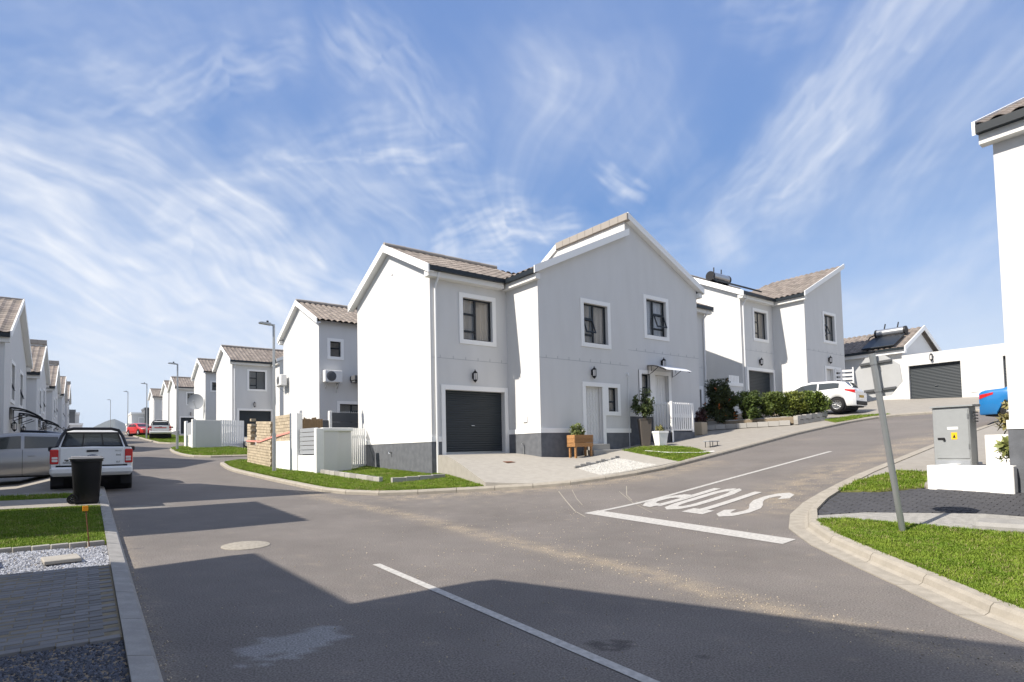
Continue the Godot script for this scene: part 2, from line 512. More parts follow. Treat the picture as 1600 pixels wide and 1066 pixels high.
func sky_image() -> Image:
	var w := 3072
	var h := 1536
	var cov := PackedFloat32Array()
	cov.resize(w * h)
	var fw := FastNoiseLite.new()
	fw.seed = 51; fw.frequency = 0.11; fw.fractal_octaves = 4
	for s in STROKES:
		var p: Array = s[0]
		var sub := PackedFloat32Array()
		var wd: float = s[1] * (1.25 if s[1] < 2.0 else 1.0)
		var lo := Vector2(1e9, 1e9)
		var hi := -lo
		for i in range(0, p.size(), 2):
			lo = lo.min(Vector2(p[i], p[i + 1])); hi = hi.max(Vector2(p[i], p[i + 1]))
		var x0 := int((lo.x - wd * 2.6) / 360.0 * w)
		var x1 := int((hi.x + wd * 2.6) / 360.0 * w)
		var y0 := int((90.0 - hi.y - wd * 2.6) / 180.0 * h)
		var y1 := int((90.0 - lo.y + wd * 2.6) / 180.0 * h)
		for y in range(y0, y1 + 1):
			for x in range(x0, x1 + 1):
				var q0 := Vector2((x + 0.5) / w * 360.0, 90.0 - (y + 0.5) / h * 180.0)
				var f := 1.0 / sqrt(wd)
				var q := q0 + Vector2(fw.get_noise_2d(q0.x * f * 2.0, q0.y * f * 2.0), fw.get_noise_2d(q0.x * f * 2.0 + 40.0, q0.y * f * 2.0 - 17.0)) * wd * 0.8
				var best := 1e9
				var along := 0.0
				var perp := 0.0
				for i in range(0, p.size() - 2, 2):
					var a := Vector2(p[i], p[i + 1])
					var b := Vector2(p[i + 2], p[i + 3])
					var t := clampf((q - a).dot(b - a) / (b - a).length_squared(), 0.0, 1.0)
					var d := (q - a.lerp(b, t)).length() / wd
					if d < best:
						best = d
						var dir := (b - a).normalized()
						along = q0.dot(dir); perp = q0.dot(dir.orthogonal()) + (q - q0).dot(dir.orthogonal()) * 0.35
				if best < 2.4:
					var st := fw.get_noise_2d(along * 1.6, perp * 13.0 / sqrt(wd)) + 0.5
					var k := posmod(x, w) + y * w
					cov[k] = maxf(cov[k], float(s[2]) * exp(-best * best * 1.2) * clampf((0.35 + 1.0 * st) if wd < 3.0 else (0.65 + 0.45 * st), 0.0, 1.3))
	var f1 := FastNoiseLite.new()
	f1.seed = 21; f1.frequency = 1.0; f1.fractal_octaves = 5; f1.fractal_gain = 0.55
	var f2 := FastNoiseLite.new()
	f2.seed = 33; f2.frequency = 0.55; f2.fractal_octaves = 3
	var stops := [[0.0, Color(0.74, 0.82, 0.93)], [6.0, Color(0.66, 0.77, 0.92)], [14.0, Color(0.34, 0.50, 0.80)], [22.0, Color(0.165, 0.315, 0.64)], [32.0, Color(0.185, 0.315, 0.63)], [45.0, Color(0.15, 0.27, 0.58)], [90.0, Color(0.11, 0.22, 0.55)]]
	var im := Image.create(w, h, false, Image.FORMAT_RGBF)
	im.fill(Color(0.35, 0.36, 0.36))
	for y in h / 2:
		var el := 90.0 - (y + 0.5) / h * 180.0
		var k := 0
		while k < stops.size() - 2 and el > stops[k + 1][0]:
			k += 1
		var base: Color = stops[k][1].lerp(stops[k + 1][1], (el - stops[k][0]) / (stops[k + 1][0] - stops[k][0]))
		var er := deg_to_rad(el)
		var inv := cos(er) / (sin(er) + 0.16)
		for x in w:
			var az := (x + 0.5) / w * TAU
			var px := sin(az) * inv
			var pz := cos(az) * inv
			var wx := f2.get_noise_2d(px, pz) * 0.45
			var u := px * 0.75 + pz * 0.66 + wx
			var v := -px * 0.66 + pz * 0.75 + wx * 0.6
			var s := f1.get_noise_2d(u * 0.8, v * 6.0) * 0.5 + 0.5
			var t := f1.get_noise_2d(u * 0.7 + 9.0, v * 0.9 - 5.0) * 0.5 + 0.5
			var r := f1.get_noise_2d(u * 2.0 - 3.0, v * 22.0) * 0.5 + 0.5
			var ad := absf(rad_to_deg(az) - 38.0)
			var veil := smoothstep(40.0, 75.0, maxf(minf(ad, 360.0 - ad), el * 1.1 - 4.0))
			var c := veil * 0.22 + cov[x + y * w] * (0.55 + 1.3 * s * (0.5 + 0.9 * r))
			c += smoothstep(0.30, 0.9, t) * (0.10 + 0.75 * s * (0.5 + r)) * (0.30 + 1.0 * veil)
			c = clampf(c, 0.0, 0.95)
			im.set_pixel(x, y, base.lerp(Color(0.88, 0.91, 0.97), c))
	return im

func surroundings() -> void:
	var cam := Camera3D.new()
	cam.name = "camera"
	cam.projection = Camera3D.PROJECTION_FRUSTUM
	cam.near = 0.1
	cam.far = 9000.0
	cam.size = 1.150634 * 0.1
	cam.frustum_offset = Vector2(0, 0.137014 * 0.1)
	cam.transform = Transform3D(Basis(V(0.794043, -0.021398, 0.607485), V(-0.010894, 0.998719, 0.049417), V(-0.607764, -0.045857, 0.792792)), V(0, 1.7, 0))
	add_child(cam)
	cam.current = true
	var e := Environment.new()
	e.background_mode = Environment.BG_SKY
	var sm := PanoramaSkyMaterial.new()
	sm.panorama = ImageTexture.create_from_image(sky_image())
	e.sky = Sky.new()
	e.sky.sky_material = sm
	e.background_energy_multiplier = 1.06 / EXPO
	e.tonemap_mode = Environment.TONE_MAPPER_LINEAR
	e.tonemap_exposure = EXPO
	e.fog_enabled = true
	e.fog_density = 0.00010
	e.fog_light_color = Color(0.78, 0.86, 0.97)
	e.sdfgi_enabled = true; e.ssao_enabled = true; e.ssil_enabled = true
	var we := WorldEnvironment.new()
	we.environment = e
	add_child(we)
	var sun := DirectionalLight3D.new()
	sun.name = "sun"
	sun.light_energy = 1.42
	sun.light_color = Color(1.0, 0.965, 0.91)
	sun.light_angular_distance = 0.55
	sun.shadow_enabled = true
	add_child(sun)
	sun.look_at_from_position(Vector3.ZERO, V(1.0, -0.97, 0.11), Vector3.UP)

# ---- ground, roads, kerbs, markings ----
var an := FastNoiseLite.new()
func seg_dist(p: Vector2, pts: Array) -> float:
	var best := 1e9
	for i in range(0, pts.size() - 2, 2):
		var a := Vector2(pts[i], pts[i + 1])
		var b := Vector2(pts[i + 2], pts[i + 3])
		var t := clampf((p - a).dot(b - a) / (b - a).length_squared(), 0.0, 1.0)
		best = minf(best, (p - a.lerp(b, t)).length())
	return best

const SAND := [5.3, -16.5, 5.25, -14.5, 5.36, -12.7, 5.55, -10.7, 5.48, -7.9, 5.55, -6.1, 5.62, -4.9, 5.45, -3.8, 5.4, -3.0, 5.45, -2.0, 5.6, -1.2, 5.65, 1.0]
const SANDN := [6.6, -13.5, 8.2, -12.9, 9.6, -12.1, 10.9, -11.2, 12.4, -10.4, 15.0, -10.3]
const SANDS := [10.6, -5.9, 12.5, -6.5, 15.0, -6.7, 18.5, -6.6, 23.0, -6.6]
func asphalt_color(x: float, z: float) -> Color:
	var p := Vector2(x, z)
	var big := an.get_noise_2d(x * 9.0, z * 9.0)
	var mid := an.get_noise_2d(x * 45.0 + 70.0, z * 45.0)
	var fine := an.get_noise_2d(x * 190.0, z * 190.0 + 40.0)
	var c := Color(0.245, 0.222, 0.206) * (1.0 + big * 0.12 + mid * 0.07)
	if x > 8.4: c = c * 1.06
	var sand := 0.0
	if x > 3.5 and x < 24.0 and z > -18.0:
		sand = 0.95 * exp(-pow(seg_dist(p, SAND) / 0.25, 2.0)) * (0.62 + mid * 0.7 + fine * 0.5)
		sand = maxf(sand, 0.8 * exp(-pow(seg_dist(p, SANDN) / 0.55, 2.0)) * (0.6 + mid * 1.2 + fine * 0.5))
		sand = maxf(sand, 0.8 * exp(-pow(seg_dist(p, SANDS) / 0.6, 2.0)) * (0.5 + mid * 1.4 + fine * 0.6))
		if x > 5.6 and x < 9.0: sand = maxf(sand, (mid * 0.9 + fine * 0.5 - 0.15) * 0.55 * smoothstep(-9.0, -12.5, z))
	var edge := absf(x - (0.55 + 0.031 * (-z - 4.7)))
	sand = maxf(sand, 0.6 * exp(-edge * edge / 0.02) * (0.6 + fine * 1.2))
	sand = maxf(sand, clampf((fine * 0.6 + mid * 0.8 - 0.52) * 1.6, 0.0, 0.35))
	c = c.lerp(Color(0.42, 0.355, 0.275), clampf(sand, 0.0, 0.9))
	var mud := (p - Vector2(1.5, -4.88)).rotated(0.35)
	var md := Vector2(mud.x / 0.42, mud.y / 0.28).length() + fine * 0.75 + mid * 0.5
	if md < 1.0: c = c.lerp(Color(0.42, 0.42, 0.42), smoothstep(1.0, 0.85, md) * 0.8)
	# three dark oil drips beside the centre line
	for s in [[3.42, -3.39, 0.10], [3.58, -3.27, 0.11], [3.83, -2.72, 0.05]]:
		var q := (p - Vector2(s[0], s[1])).length() / float(s[2]) + fine * 0.6
		if q < 1.0: c = c.lerp(Color(0.10, 0.09, 0.085), 0.75)
	var pt := (p - Vector2(1.45, -15.2)).length() + fine * 0.5 + mid * 0.5
	if pt < 0.6: c = c.lerp(Color(0.36, 0.35, 0.33), 0.5 * smoothstep(0.6, 0.4, pt))
	return c

func asphalt(g: Geo, x0: float, x1: float, z0: float, z1: float, cell: float) -> void:
	var nx := int(round((x1 - x0) / cell))
	var nz := int(round((z1 - z0) / cell))
	var pos := PackedVector3Array()
	var col := PackedColorArray()
	var nor := PackedVector3Array()
	for j in nz + 1:
		for i in nx + 1:
			var x := lerpf(x0, x1, float(i) / nx)
			var z := lerpf(z0, z1, float(j) / nz)
			var y := H(x, z)
			pos.append(V(x, y, z))
			nor.append(V(y - H(x + 0.1, z), 0.1, y - H(x, z + 0.1)).normalized())
			col.append(asphalt_color(x, z))
	for j in nz:
		for i in nx:
			var a := j * (nx + 1) + i
			for k in [a, a + 1, a + nx + 2, a, a + nx + 2, a + nx + 1]:
				g.v.append(pos[k]); g.n.append(nor[k]); g.c.append(col[k])

func strip(g: Geo, pts: Array, wd: float, lift := 0.006, an_x := 1.0) -> void:
	var p := P2(pts)
	var L := []
	for i in p.size():
		var d := (p[mini(i + 1, p.size() - 1)] - p[maxi(i - 1, 0)]).normalized()
		var ds := Vector2(d.x / an_x, d.y).normalized()
		var nn := Vector2(-ds.y * an_x, ds.x) * wd / 2.0
		L.append([p[i] + nn, p[i] - nn])
	for i in p.size() - 1:
		var k := maxi(1, int((p[i + 1] - p[i]).length() / 0.4))
		for j in k:
			var q := []
			for t in [float(j) / k, float(j + 1) / k]:
				for s in 2:
					var a: Vector2 = L[i][s].lerp(L[i + 1][s], t)
					q.append(V(a.x, H(a.x, a.y) + lift, a.y))
			g.quad(q[0], q[1], q[3], q[2], Vector3.UP)

func resample(p: PackedVector2Array, step: float) -> PackedVector2Array:
	var o := PackedVector2Array([p[0]])
	var left := step
	for i in p.size() - 1:
		var a := p[i]
		var b := p[i + 1]
		var l := (b - a).length()
		var t := 0.0
		while l - t >= left:
			t += left
			o.append(a.lerp(b, t / l))
			left = step
		left -= l - t
	if (o[-1] - p[-1]).length() > step * 0.3: o.append(p[-1])
	return o

func kerb(label: String, pts: Array, side: float, prof: Array, m: Material, step := 1.0, tail := 0) -> void:
	# the path is the road-side face of the kerb; side says on which hand the verge lies
	var root := Node3D.new()
	root.name = numbered("kerb")
	add_child(root)
	tag(root, label, "", "", "structure")
	var p := resample(P2(pts), step)
	var rest := Geo.new()
	for i in p.size() - 1:
		var g := Geo.new() if tail == 0 or i < tail else rest
		var a := p[i]
		var b := p[i + 1]
		var d := (b - a).normalized()
		var joint := d * 0.006
		var ends := []
		for e in [[a + joint, (p[i + 1] - p[maxi(i - 1, 0)]).normalized()], [b - joint, (p[mini(i + 2, p.size() - 1)] - p[i]).normalized()]]:
			var nn := Vector2(-e[1].y, e[1].x) * side
			var row := PackedVector3Array()
			for q in prof:
				var w: Vector2 = e[0] + nn * q[0]
				row.append(V(w.x, H(w.x, w.y) + q[1], w.y))
			ends.append(row)
		for k in prof.size() - 1:
			var n3 := V(d.x, 0, d.y).cross(Vector3.UP) * 0.01 + Vector3.UP
			var e1: Vector3 = ends[0][k + 1] - ends[0][k]
			var out := e1.cross(V(d.x, 0, d.y))
			if out.dot(n3) < 0.0 and absf(e1.y) < absf(e1.x) + absf(e1.z): out = -out
			elif absf(e1.y) >= absf(e1.x) + absf(e1.z):
				var nv := Vector2(-d.y, d.x) * side
				out = V(nv.x, 0, nv.y) * (-1.0 if e1.y > 0.0 else 1.0)
			g.quad(ends[0][k], ends[0][k + 1], ends[1][k + 1], ends[1][k], out)
		for e in 2:
			g.poly(ends[e], V(d.x, 0, d.y) * (1.0 if e else -1.0))
		if g != rest: obj("kerb_stone", g, m, root)
	if rest.v.size(): obj("distant_kerb_stones", rest, m, root).set_meta("kind", "stuff")

const KERB := [[0.0, -0.06], [0.0, 0.07], [0.03, 0.105], [0.15, 0.115], [0.15, -0.06]]
const FLUSH := [[-0.03, -0.06], [-0.02, 0.045], [0.01, 0.085], [0.16, 0.115], [0.16, -0.06]]
const GUTTER := [[-0.28, -0.05], [-0.28, 0.012], [-0.04, 0.006], [0.0, 0.03], [0.02, 0.09], [0.05, 0.12], [0.15, 0.128], [0.15, -0.05]]

func xl(z: float) -> float:
	return 0.55 + 0.031 * (-z - 4.7)

func ground() -> void:
	an.seed = 5; an.frequency = 0.05; an.fractal_octaves = 3
	var g := Geo.new()
	var xs := [-2500.0, -1200.0, -500.0, -200.0, -100.0, -60.0, -40.0, -25.0, -15.0, -8.0, -4.0, 0.0, 3.0, 6.0, 7.0, 8.0, 9.0, 10.0, 11.0, 14.0, 18.0, 24.0, 30.0, 36.0, 40.0, 46.0, 60.0, 80.0, 120.0, 200.0, 400.0, 900.0, 2500.0]
	var zs := [-3000.0, -1500.0, -800.0, -400.0, -250.0, -180.0, -150.0, -120.0, -100.0, -80.0, -60.0, -50.0, -42.0, -33.0, -28.0, -24.0, -20.0, -17.0, -12.0, -6.0, 0.0, 6.0, 15.0, 30.0, 60.0, 120.0, 300.0, 900.0, 2500.0]
	for i in xs.size() - 1:
		for j in zs.size() - 1:
			var q := []
			for k in [[0, 0], [1, 0], [1, 1], [0, 1]]:
				var x: float = xs[i + k[0]]
				var z: float = zs[j + k[1]]
				q.append(V(x, H(x, z) - 0.07 - (0.6 if x < -2.0 else 0.0), z))
			g.flat(q[0], q[1], q[2], Vector3.UP)
			g.flat(q[0], q[2], q[3], Vector3.UP)
	struct("ground", g, MT.land, "dry ground of the estate reaching to the horizon")
	g = Geo.new()
	asphalt(g, -0.2, 9.2, -14.0, 0.4, 0.07)
	asphalt(g, 9.2, 16.0, -14.0, -4.8, 0.16)
	asphalt(g, -0.2, 9.2, -22.0, -14.0, 0.2)
	asphalt(g, 16.0, 37.0, -14.0, -3.0, 0.5)
	asphalt(g, -0.2, 9.2, 0.4, 20.4, 1.0)
	asphalt(g, -0.2, 15.2, -124.0, -22.0, 1.0)
	var road := struct("road", g, MT.asphalt, "grey asphalt of the main street and the side street")
	for s in [["centre_line", [3.2, -7.05, 3.19, -2.5, 3.16, 0.4], 0.10], ["stop_line", [8.46, -8.5, 8.52, -4.5], 0.40], ["lane_line", [8.3, -8.42, 10.0, -8.38, 13.0, -8.3, 17.9, -8.1], 0.11],
			["tyre_scratch", [9.9, -11.07, 9.0, -9.8, 8.3, -8.8, 8.0, -8.2], 0.025], ["tyre_scratch", [10.2, -10.9, 9.4, -9.9, 8.9, -9.2], 0.015], ["tyre_scratch", [11.2, -10.0, 10.3, -9.2, 9.9, -8.7], 0.02], ["tyre_scratch", [10.6, -9.7, 9.7, -8.5, 9.1, -7.5], 0.014], ["tyre_scratch", [9.9, -8.6, 9.5, -8.0, 9.3, -7.3], 0.012]]:
		if s[2] > 0.0:
			g = Geo.new()
			strip(g, s[1], s[2])
			obj(s[0], g, MT.paint if s[0] != "tyre_scratch" else MT.kerb, road)
	# STOP, read by a driver coming down the side street: letters run from the kerb towards the lane line
	var letters := {
		"S": [[[0.86, 0.80, 0.72, 0.95, 0.5, 1.0, 0.26, 0.95, 0.12, 0.80, 0.16, 0.66, 0.34, 0.57, 0.66, 0.45, 0.86, 0.33, 0.88, 0.18, 0.72, 0.05, 0.5, 0.0, 0.26, 0.04, 0.12, 0.18]]],
		"T": [[[0.0, 1.0, 1.0, 1.0]], [[0.5, 1.0, 0.5, 0.0]]],
		"O": [[[0.5, 0.0, 0.25, 0.05, 0.12, 0.2, 0.1, 0.5, 0.12, 0.8, 0.25, 0.95, 0.5, 1.0, 0.75, 0.95, 0.88, 0.8, 0.9, 0.5, 0.88, 0.2, 0.75, 0.05, 0.5, 0.0]]],
		"P": [[[0.12, 0.0, 0.12, 1.0]], [[0.12, 1.0, 0.6, 0.98, 0.86, 0.88, 0.9, 0.74, 0.84, 0.6, 0.6, 0.5, 0.12, 0.48]]]}
	var k := 0
	for ch in ["S", "T", "O", "P"]:
		g = Geo.new()
		var n := 0
		for st in letters[ch]:
			var w := []
			for i in range(0, st[0].size(), 2):
				w.append(11.85 - st[0][i + 1] * 2.15)
				w.append(-6.08 - (k * 0.58 + st[0][i] * 0.46))
			strip(g, w, 0.17, 0.006 + 0.003 * n, 2.3)
			n += 1
		obj("painted_letter", g, MT.paint, road)
		k += 1
	g = Geo.new()
	g.lathe([[0.0, 0.012], [0.30, 0.012], [0.33, 0.004], [0.33, -0.02]], 32)
	var mh := obj("manhole_cover", g, MT.manhole, self, Transform3D(Basis(V(1, 0, 0), V(0, 1, 0), V(0, 0, 1)).rotated(V(1, 0, 0), 0.041), V(2.19, H(2.19, -9.3) + 0.003, -9.3)))
	tag(mh, "round concrete manhole cover set in the asphalt", "manhole cover")
	for s in [["loose_grit", SAND, 0.35, 1500, "loose sandy grit lying along the main street's edge across the junction"], ["loose_grit", SANDN, 0.5, 900, "loose grit at the foot of the concrete driveway kerb"], ["loose_grit", SANDS, 0.5, 900, "loose grit along the kerb below the grey cabinet"], ["loose_grit", [0.8, -13.0, 0.66, -8.2, 0.6, -4.0, 0.5, -1.0], 0.10, 700, "loose grit in the edge beside the brick paved drive"], ["loose_grit", [2.0, -3.0, 4.5, -7.0, 7.0, -6.0, 8.0, -9.0], 2.2, 900, "small pale stones strewn over the asphalt"]]:
		var xf := []
		for i in s[3]:
			var o: int = (rng.randi() % (s[1].size() / 2 - 1)) * 2
			var p: Vector2 = Vector2(s[1][o], s[1][o + 1]).lerp(Vector2(s[1][o + 2], s[1][o + 3]), rng.randf()) + Vector2(rng.randfn(), rng.randfn()) * s[2] * 0.6
			xf.append(Transform3D(Basis(V(rng.randfn(), rng.randfn(), rng.randfn()).normalized(), rng.randf() * TAU).scaled(Vector3.ONE * rng.randf_range(0.003, 0.011)), V(p.x, H(p.x, p.y) + 0.004, p.y)))
		tag(many(s[0], xf, pebble(), MT.grit_stone, func(_p): return Color(0.42, 0.36, 0.28) * rng.randf_range(0.6, 1.5)), s[4], "grit")
	var kk := []
	for i in 46:
		var z := 8.0 - i * 3.0
		kk += [xl(z), z]
	kerb("pale concrete kerb along the lawn, paving and gravel of the house frontage with the parked cars", kk, -1.0, FLUSH, MT.kerb_grey, 1.0, 34)
	kerb("worn concrete kerb curving round the corner lawn of the grey corner house into the side street",
		[6.9, -30.6, 5.75, -29.0, 5.42, -26.3, 5.34, -24.5, 5.55, -20.3, 5.66, -17.0, 5.72, -15.9, 5.95, -15.1, 6.35, -14.4, 6.9, -13.95, 8.1, -13.35, 9.2, -12.6, 10.1, -11.85, 10.9, -11.35, 12.3, -10.85, 13.5, -10.65, 16.9, -10.75, 22.0, -11.0, 26.0, -10.8, 27.6, -10.4, 28.7, -9.7, 29.6, -8.4, 29.9, -7.0], -1.0, KERB, MT.kerb, 1.0)
	kerb("concrete kerb and gutter sweeping round the lawn with the leaning signpost",
		[5.85, 9.0, 5.85, 0.6, 5.95, -0.3, 6.40, -1.27, 6.86, -1.80, 7.34, -2.32, 7.86, -2.94, 8.30, -3.5, 8.84, -4.13, 9.20, -4.48, 9.62, -4.80, 10.15, -5.06, 10.75, -5.26, 11.5, -5.42, 12.7, -5.58, 14.3, -5.72, 19.0, -5.85, 24.0, -5.85, 29.0, -5.6, 29.9, -3.0], 1.0, GUTTER, MT.kerb, 1.0)
	kerb("kerb of the next lawn along the main street before the second lane", [9.4, -34.2, 7.8, -34.6, 6.2, -34.8, 5.6, -35.6, 5.42, -38.0, 5.5, -41.0, 5.85, -45.0, 6.5, -47.5, 7.6, -48.6], 1.0, KERB, MT.kerb, 1.0)
	kerb("kerb of the far verge where cars are parked", [9.0, -55.0, 7.4, -56.0, 6.7, -58.0, 6.8, -66.0, 7.0, -78.0, 7.5, -100.0], 1.0, KERB, MT.kerb, 2.0)

func lawn(label: String, pts: Array, hf: Callable, dens: float, size := Vector2(0.8, 1.5)) -> void:
	var g := Geo.new()
	var p := P2(pts)
	patch(g, p, hf, 0.6, 0.2)
	struct("lawn", g, MT.turf, "soil under the " + label)
	var o := scatter("grass", p, hf, dens, tuft(), MT.grass, size, grass_tint)
	tag(o, label, "grass")

func slab(called: String, label: String, pts: Array, hf: Callable, m: Material, cell := 0.7, skirt := 0.25) -> MeshInstance3D:
	var g := Geo.new()
	patch(g, P2(pts), hf, cell, skirt)
	return struct(called, g, m, label)

func lots() -> void:
	var vf := verge
	var low := func(x, z): return verge(x, z) - 0.035
	# left frontage, from the camera up the street
	var edge := func(z): return xl(z) - 0.165
	slab("gravel_bed", "soil bed under the dark gravel", [-2.4, 4.0, edge.call(4.0), 4.0, edge.call(-5.52), -5.52, -2.4, -5.95], low, MT.soil)
	var stones := scatter("dark_gravel", P2([-1.4, 0.0, edge.call(0.0), 0.0, edge.call(-5.5), -5.5, -1.4, -5.75]), low, 2600.0, pebble(), MT.stone_grey, Vector2(0.010, 0.024), func(_p): return Color(0.36, 0.38, 0.44) * rng.randf_range(0.5, 1.5), self, 3.0)
	tag(stones, "dark blue grey gravel beside the kerb below the paved drive", "gravel")
	slab("gravel_bed", "soil bed under the pale gravel", [-2.4, -8.85, edge.call(-8.5), -8.5, edge.call(-10.05), -10.05, -2.4, -10.45], low, MT.soil)
	stones = scatter("grey_gravel", P2([-1.9, -8.85, edge.call(-8.5), -8.5, edge.call(-10.0), -10.0, -1.9, -10.4]), low, 2600.0, pebble(), MT.stone_grey, Vector2(0.013, 0.027), func(_p): return Color(1.0, 1.0, 1.03) * rng.randf_range(0.55, 1.9), self, 3.0)
	tag(stones, "light grey gravel strip between the paved drive and the lawn", "gravel")
	for q in [[0.045, -9.12, 0.36, 0.44], [-0.72, -9.25, 0.36, 0.42]]:
		var g := Geo.new()
		g.bev(V(-q[2] / 2, 0, -q[3] / 2), V(q[2] / 2, 0.045, q[3] / 2), 0.008)
		var o := obj("stepping_slab", g, MT.concrete, self, at(q[0], verge(q[0], q[1]) - 0.02, q[1], 0.08))
		tag(o, "pale square stepping slab lying in the light grey gravel", "slab", "slabs in the light grey gravel")
	# paved drive: every brick on its own
	var bed := slab("drive_bed", "sand bed of the brick paved drive", [-2.4, -5.95, edge.call(-5.52), -5.52, edge.call(-8.5), -8.5, -2.4, -8.85], func(x, z): return verge(x, z) - 0.0135, MT.joint)
	var brick_meshes := []
	for k in 3:
		var g := Geo.new()
		g.bev(V(-0.0965 + k * 0.0005, -0.04, -0.0470), V(0.0965 - k * 0.0005, 0.022 + k * 0.001, 0.0470), 0.003)
		brick_meshes.append(g.mesh())
	var row := 0
	var z := -5.55
	while z > -8.45:
		var x: float = edge.call(z) - 0.11
		var col := 0
		if row % 1 == 0:
			x -= 0.10 * (row % 2)
		while x > -1.45:
			var o := obj("brick", brick_meshes[rng.randi() % 3], MT["brick%d" % (rng.randi() % 4)], bed, Transform3D(Basis(Vector3.UP, rng.randf_range(-0.012, 0.012) + 0.0), V(x, verge(x, z) - 0.03 + rng.randf_range(-0.002, 0.002), z - 0.14 * (edge.call(z) - x))))
			o.set_meta("kind", "")
			o.remove_meta("kind")
			x -= 0.2
			col += 1
		z -= 0.1
		row += 1
	for k in 12:
		var x: float = edge.call(-10.1) - 0.12 - k * 0.2
		var g := Geo.new()
		g.bev(V(-0.098, -0.1, -0.035), V(0.098, 0.035, 0.035), 0.008)
		obj("edging_stone", g, MT["grey_block%d" % (k % 4)], bed, at(x, verge(x, -10.2) - 0.01, -10.12 - 0.14 * (edge.call(-10.1) - x), 0.12))
	lawn("mown grass beside the kerb between the grey gravel and the black wheelie bin", [-2.2, -10.55, edge.call(-10.2), -10.2, edge.call(-15.15), -15.15, -2.2, -15.6], low, 1300.0, Vector2(0.55, 1.1))
	slab("paving", "pale paved crossing behind the black wheelie bin", [-2.2, -15.6, edge.call(-15.15), -15.15, edge.call(-16.9), -16.9, -2.2, -17.4], vf, MT.pave)
	lawn("tufts of grass beside the rear wheels of the parked double cab pickup", [-2.2, -17.4, edge.call(-16.9), -16.9, edge.call(-18.3), -18.3, -2.2, -18.6], low, 250.0)
	var far_drive := slab("paving", "weathered block paving under the parked cars", [-3.0, -18.6, edge.call(-18.3), -18.3, edge.call(-60.0), -60.0, edge.call(-120.0), -120.0, edge.call(-120.0) - 4.0, -120.0, -2.6, -30.0], func(x, zz): return verge(x, zz) - 0.035 - 0.32 * smoothstep(0.2, -1.4, x) * smoothstep(-18.6, -22.0, zz), MT.pave, 1.0)
	far_drive.set_meta("kind", "structure")
	# corner lawn of the grey house
	lawn("sunlit lawn on the street corner below the big white gable wall",
		[6.95, -30.4, 5.95, -29.0, 5.62, -26.3, 5.54, -24.5, 5.72, -20.3, 5.83, -17.0, 5.9, -15.95, 6.1, -15.2, 6.48, -14.55, 7.0, -14.1, 8.15, -13.5, 8.97, -12.91, 9.72, -16.0, 9.7, -22.5, 6.9, -30.4], vf, 600.0, Vector2(0.7, 1.4))
	var ap := apron
	slab("driveway", "concrete driveway ramp climbing from the side street to the dark garage door of the corner house", [8.97, -12.91, 9.27, -12.71, 10.17, -11.96, 10.96, -11.47, 12.34, -10.98, 13.52, -10.78, 14.35, -10.80, 15.9, -14.3, 15.9, -14.98, 12.68, -14.98, 12.68, -16.9, 9.74, -16.9, 9.72, -16.0], ap, MT.concrete, 0.35, 0.9)
	lawn("small bright lawn in front of the white pots and balustrade", [15.9, -14.35, 14.35, -10.80, 16.05, -10.87, 17.1, -12.4, 17.25, -13.6, 16.7, -14.35], vf, 520.0)
	var pv := func(x, zz): return H(x, zz) + 0.10
	slab("paving", "pale paving of the upper driveways along the side street", [15.9, -14.98, 15.9, -14.35, 16.7, -14.35, 17.25, -13.6, 17.1, -12.4, 16.05, -10.87, 16.9, -10.89, 22.0, -11.14, 26.0, -10.94, 27.68, -10.53, 28.82, -9.8, 29.74, -8.45, 30.04, -6.0, 37.2, -6.0, 37.2, -14.0, 36.0, -16.9, 15.9, -16.9], pv, MT.pave, 1.0)
	var g2 := Geo.new()
	strip(g2, [15.9, -13.3, 15.7, -12.2, 15.9, -11.2, 16.3, -10.9], 0.13, 0.15)
	struct("path", g2, MT.white_wall, "narrow white edging curving through the small bright lawn")
	lawn("dry grass patch beside the stone planter and white hatchback", [25.9, -11.9, 24.9, -11.0, 27.2, -10.7, 28.2, -10.2, 27.8, -11.4], func(x, zz): return H(x, zz) + 0.125, 250.0)
	stones = scatter("white_pebbles", P2([12.2, -12.7, 14.3, -13.1, 13.6, -10.98, 12.6, -11.05, 11.75, -11.35]), ap, 1500.0, pebble(), MT.white_stone, Vector2(0.014, 0.034), func(_p): return Color(1, 1, 1) * rng.randf_range(0.7, 1.05), self, 3.0)
	tag(stones, "bed of white pebbles in the concrete in front of the wooden planter", "pebbles")
	var ed := thing("stone_edging", "row of small grey edging stones behind the white pebble bed", "edging", at(12.25, apron(12.25, -12.85), -12.85))
	for k in 9:
		var t := k / 8.0
		part("edging_stone", "edging%d" % (k % 3), MT["grey_block%d" % (k % 4)], ed, at(2.0 * t, apron(12.25 + 2.0 * t, -12.95) - apron(12.25, -12.85), -0.25 * t, 0.12), func(g: Geo):
			g.bev(V(-0.12, -0.02, -0.03), V(0.12, 0.055 + 0.02 * (k % 3), 0.03), 0.012))
	# south-east corner
	lawn("lush green lawn inside the curved kerb around the leaning signpost", [6.0, 6.0, 6.0, 0.6, 6.09, -0.24, 6.52, -1.18, 6.97, -1.70, 7.45, -2.22, 7.98, -2.85, 8.42, -3.41, 8.94, -4.02, 9.30, -4.36, 9.72, -4.66, 10.0, -4.35, 10.2, -2.72, 10.7, 0.0, 11.2, 6.0], vf, 2000.0, Vector2(0.5, 1.1))
	slab("path", "rough white concrete strip between the lawn and the dark paving", [9.72, -4.66, 10.0, -4.82, 10.6, -4.3, 11.3, -2.9, 11.6, 0.0, 10.7, 0.0, 10.2, -2.72, 10.0, -4.35], vf, MT.limewash)
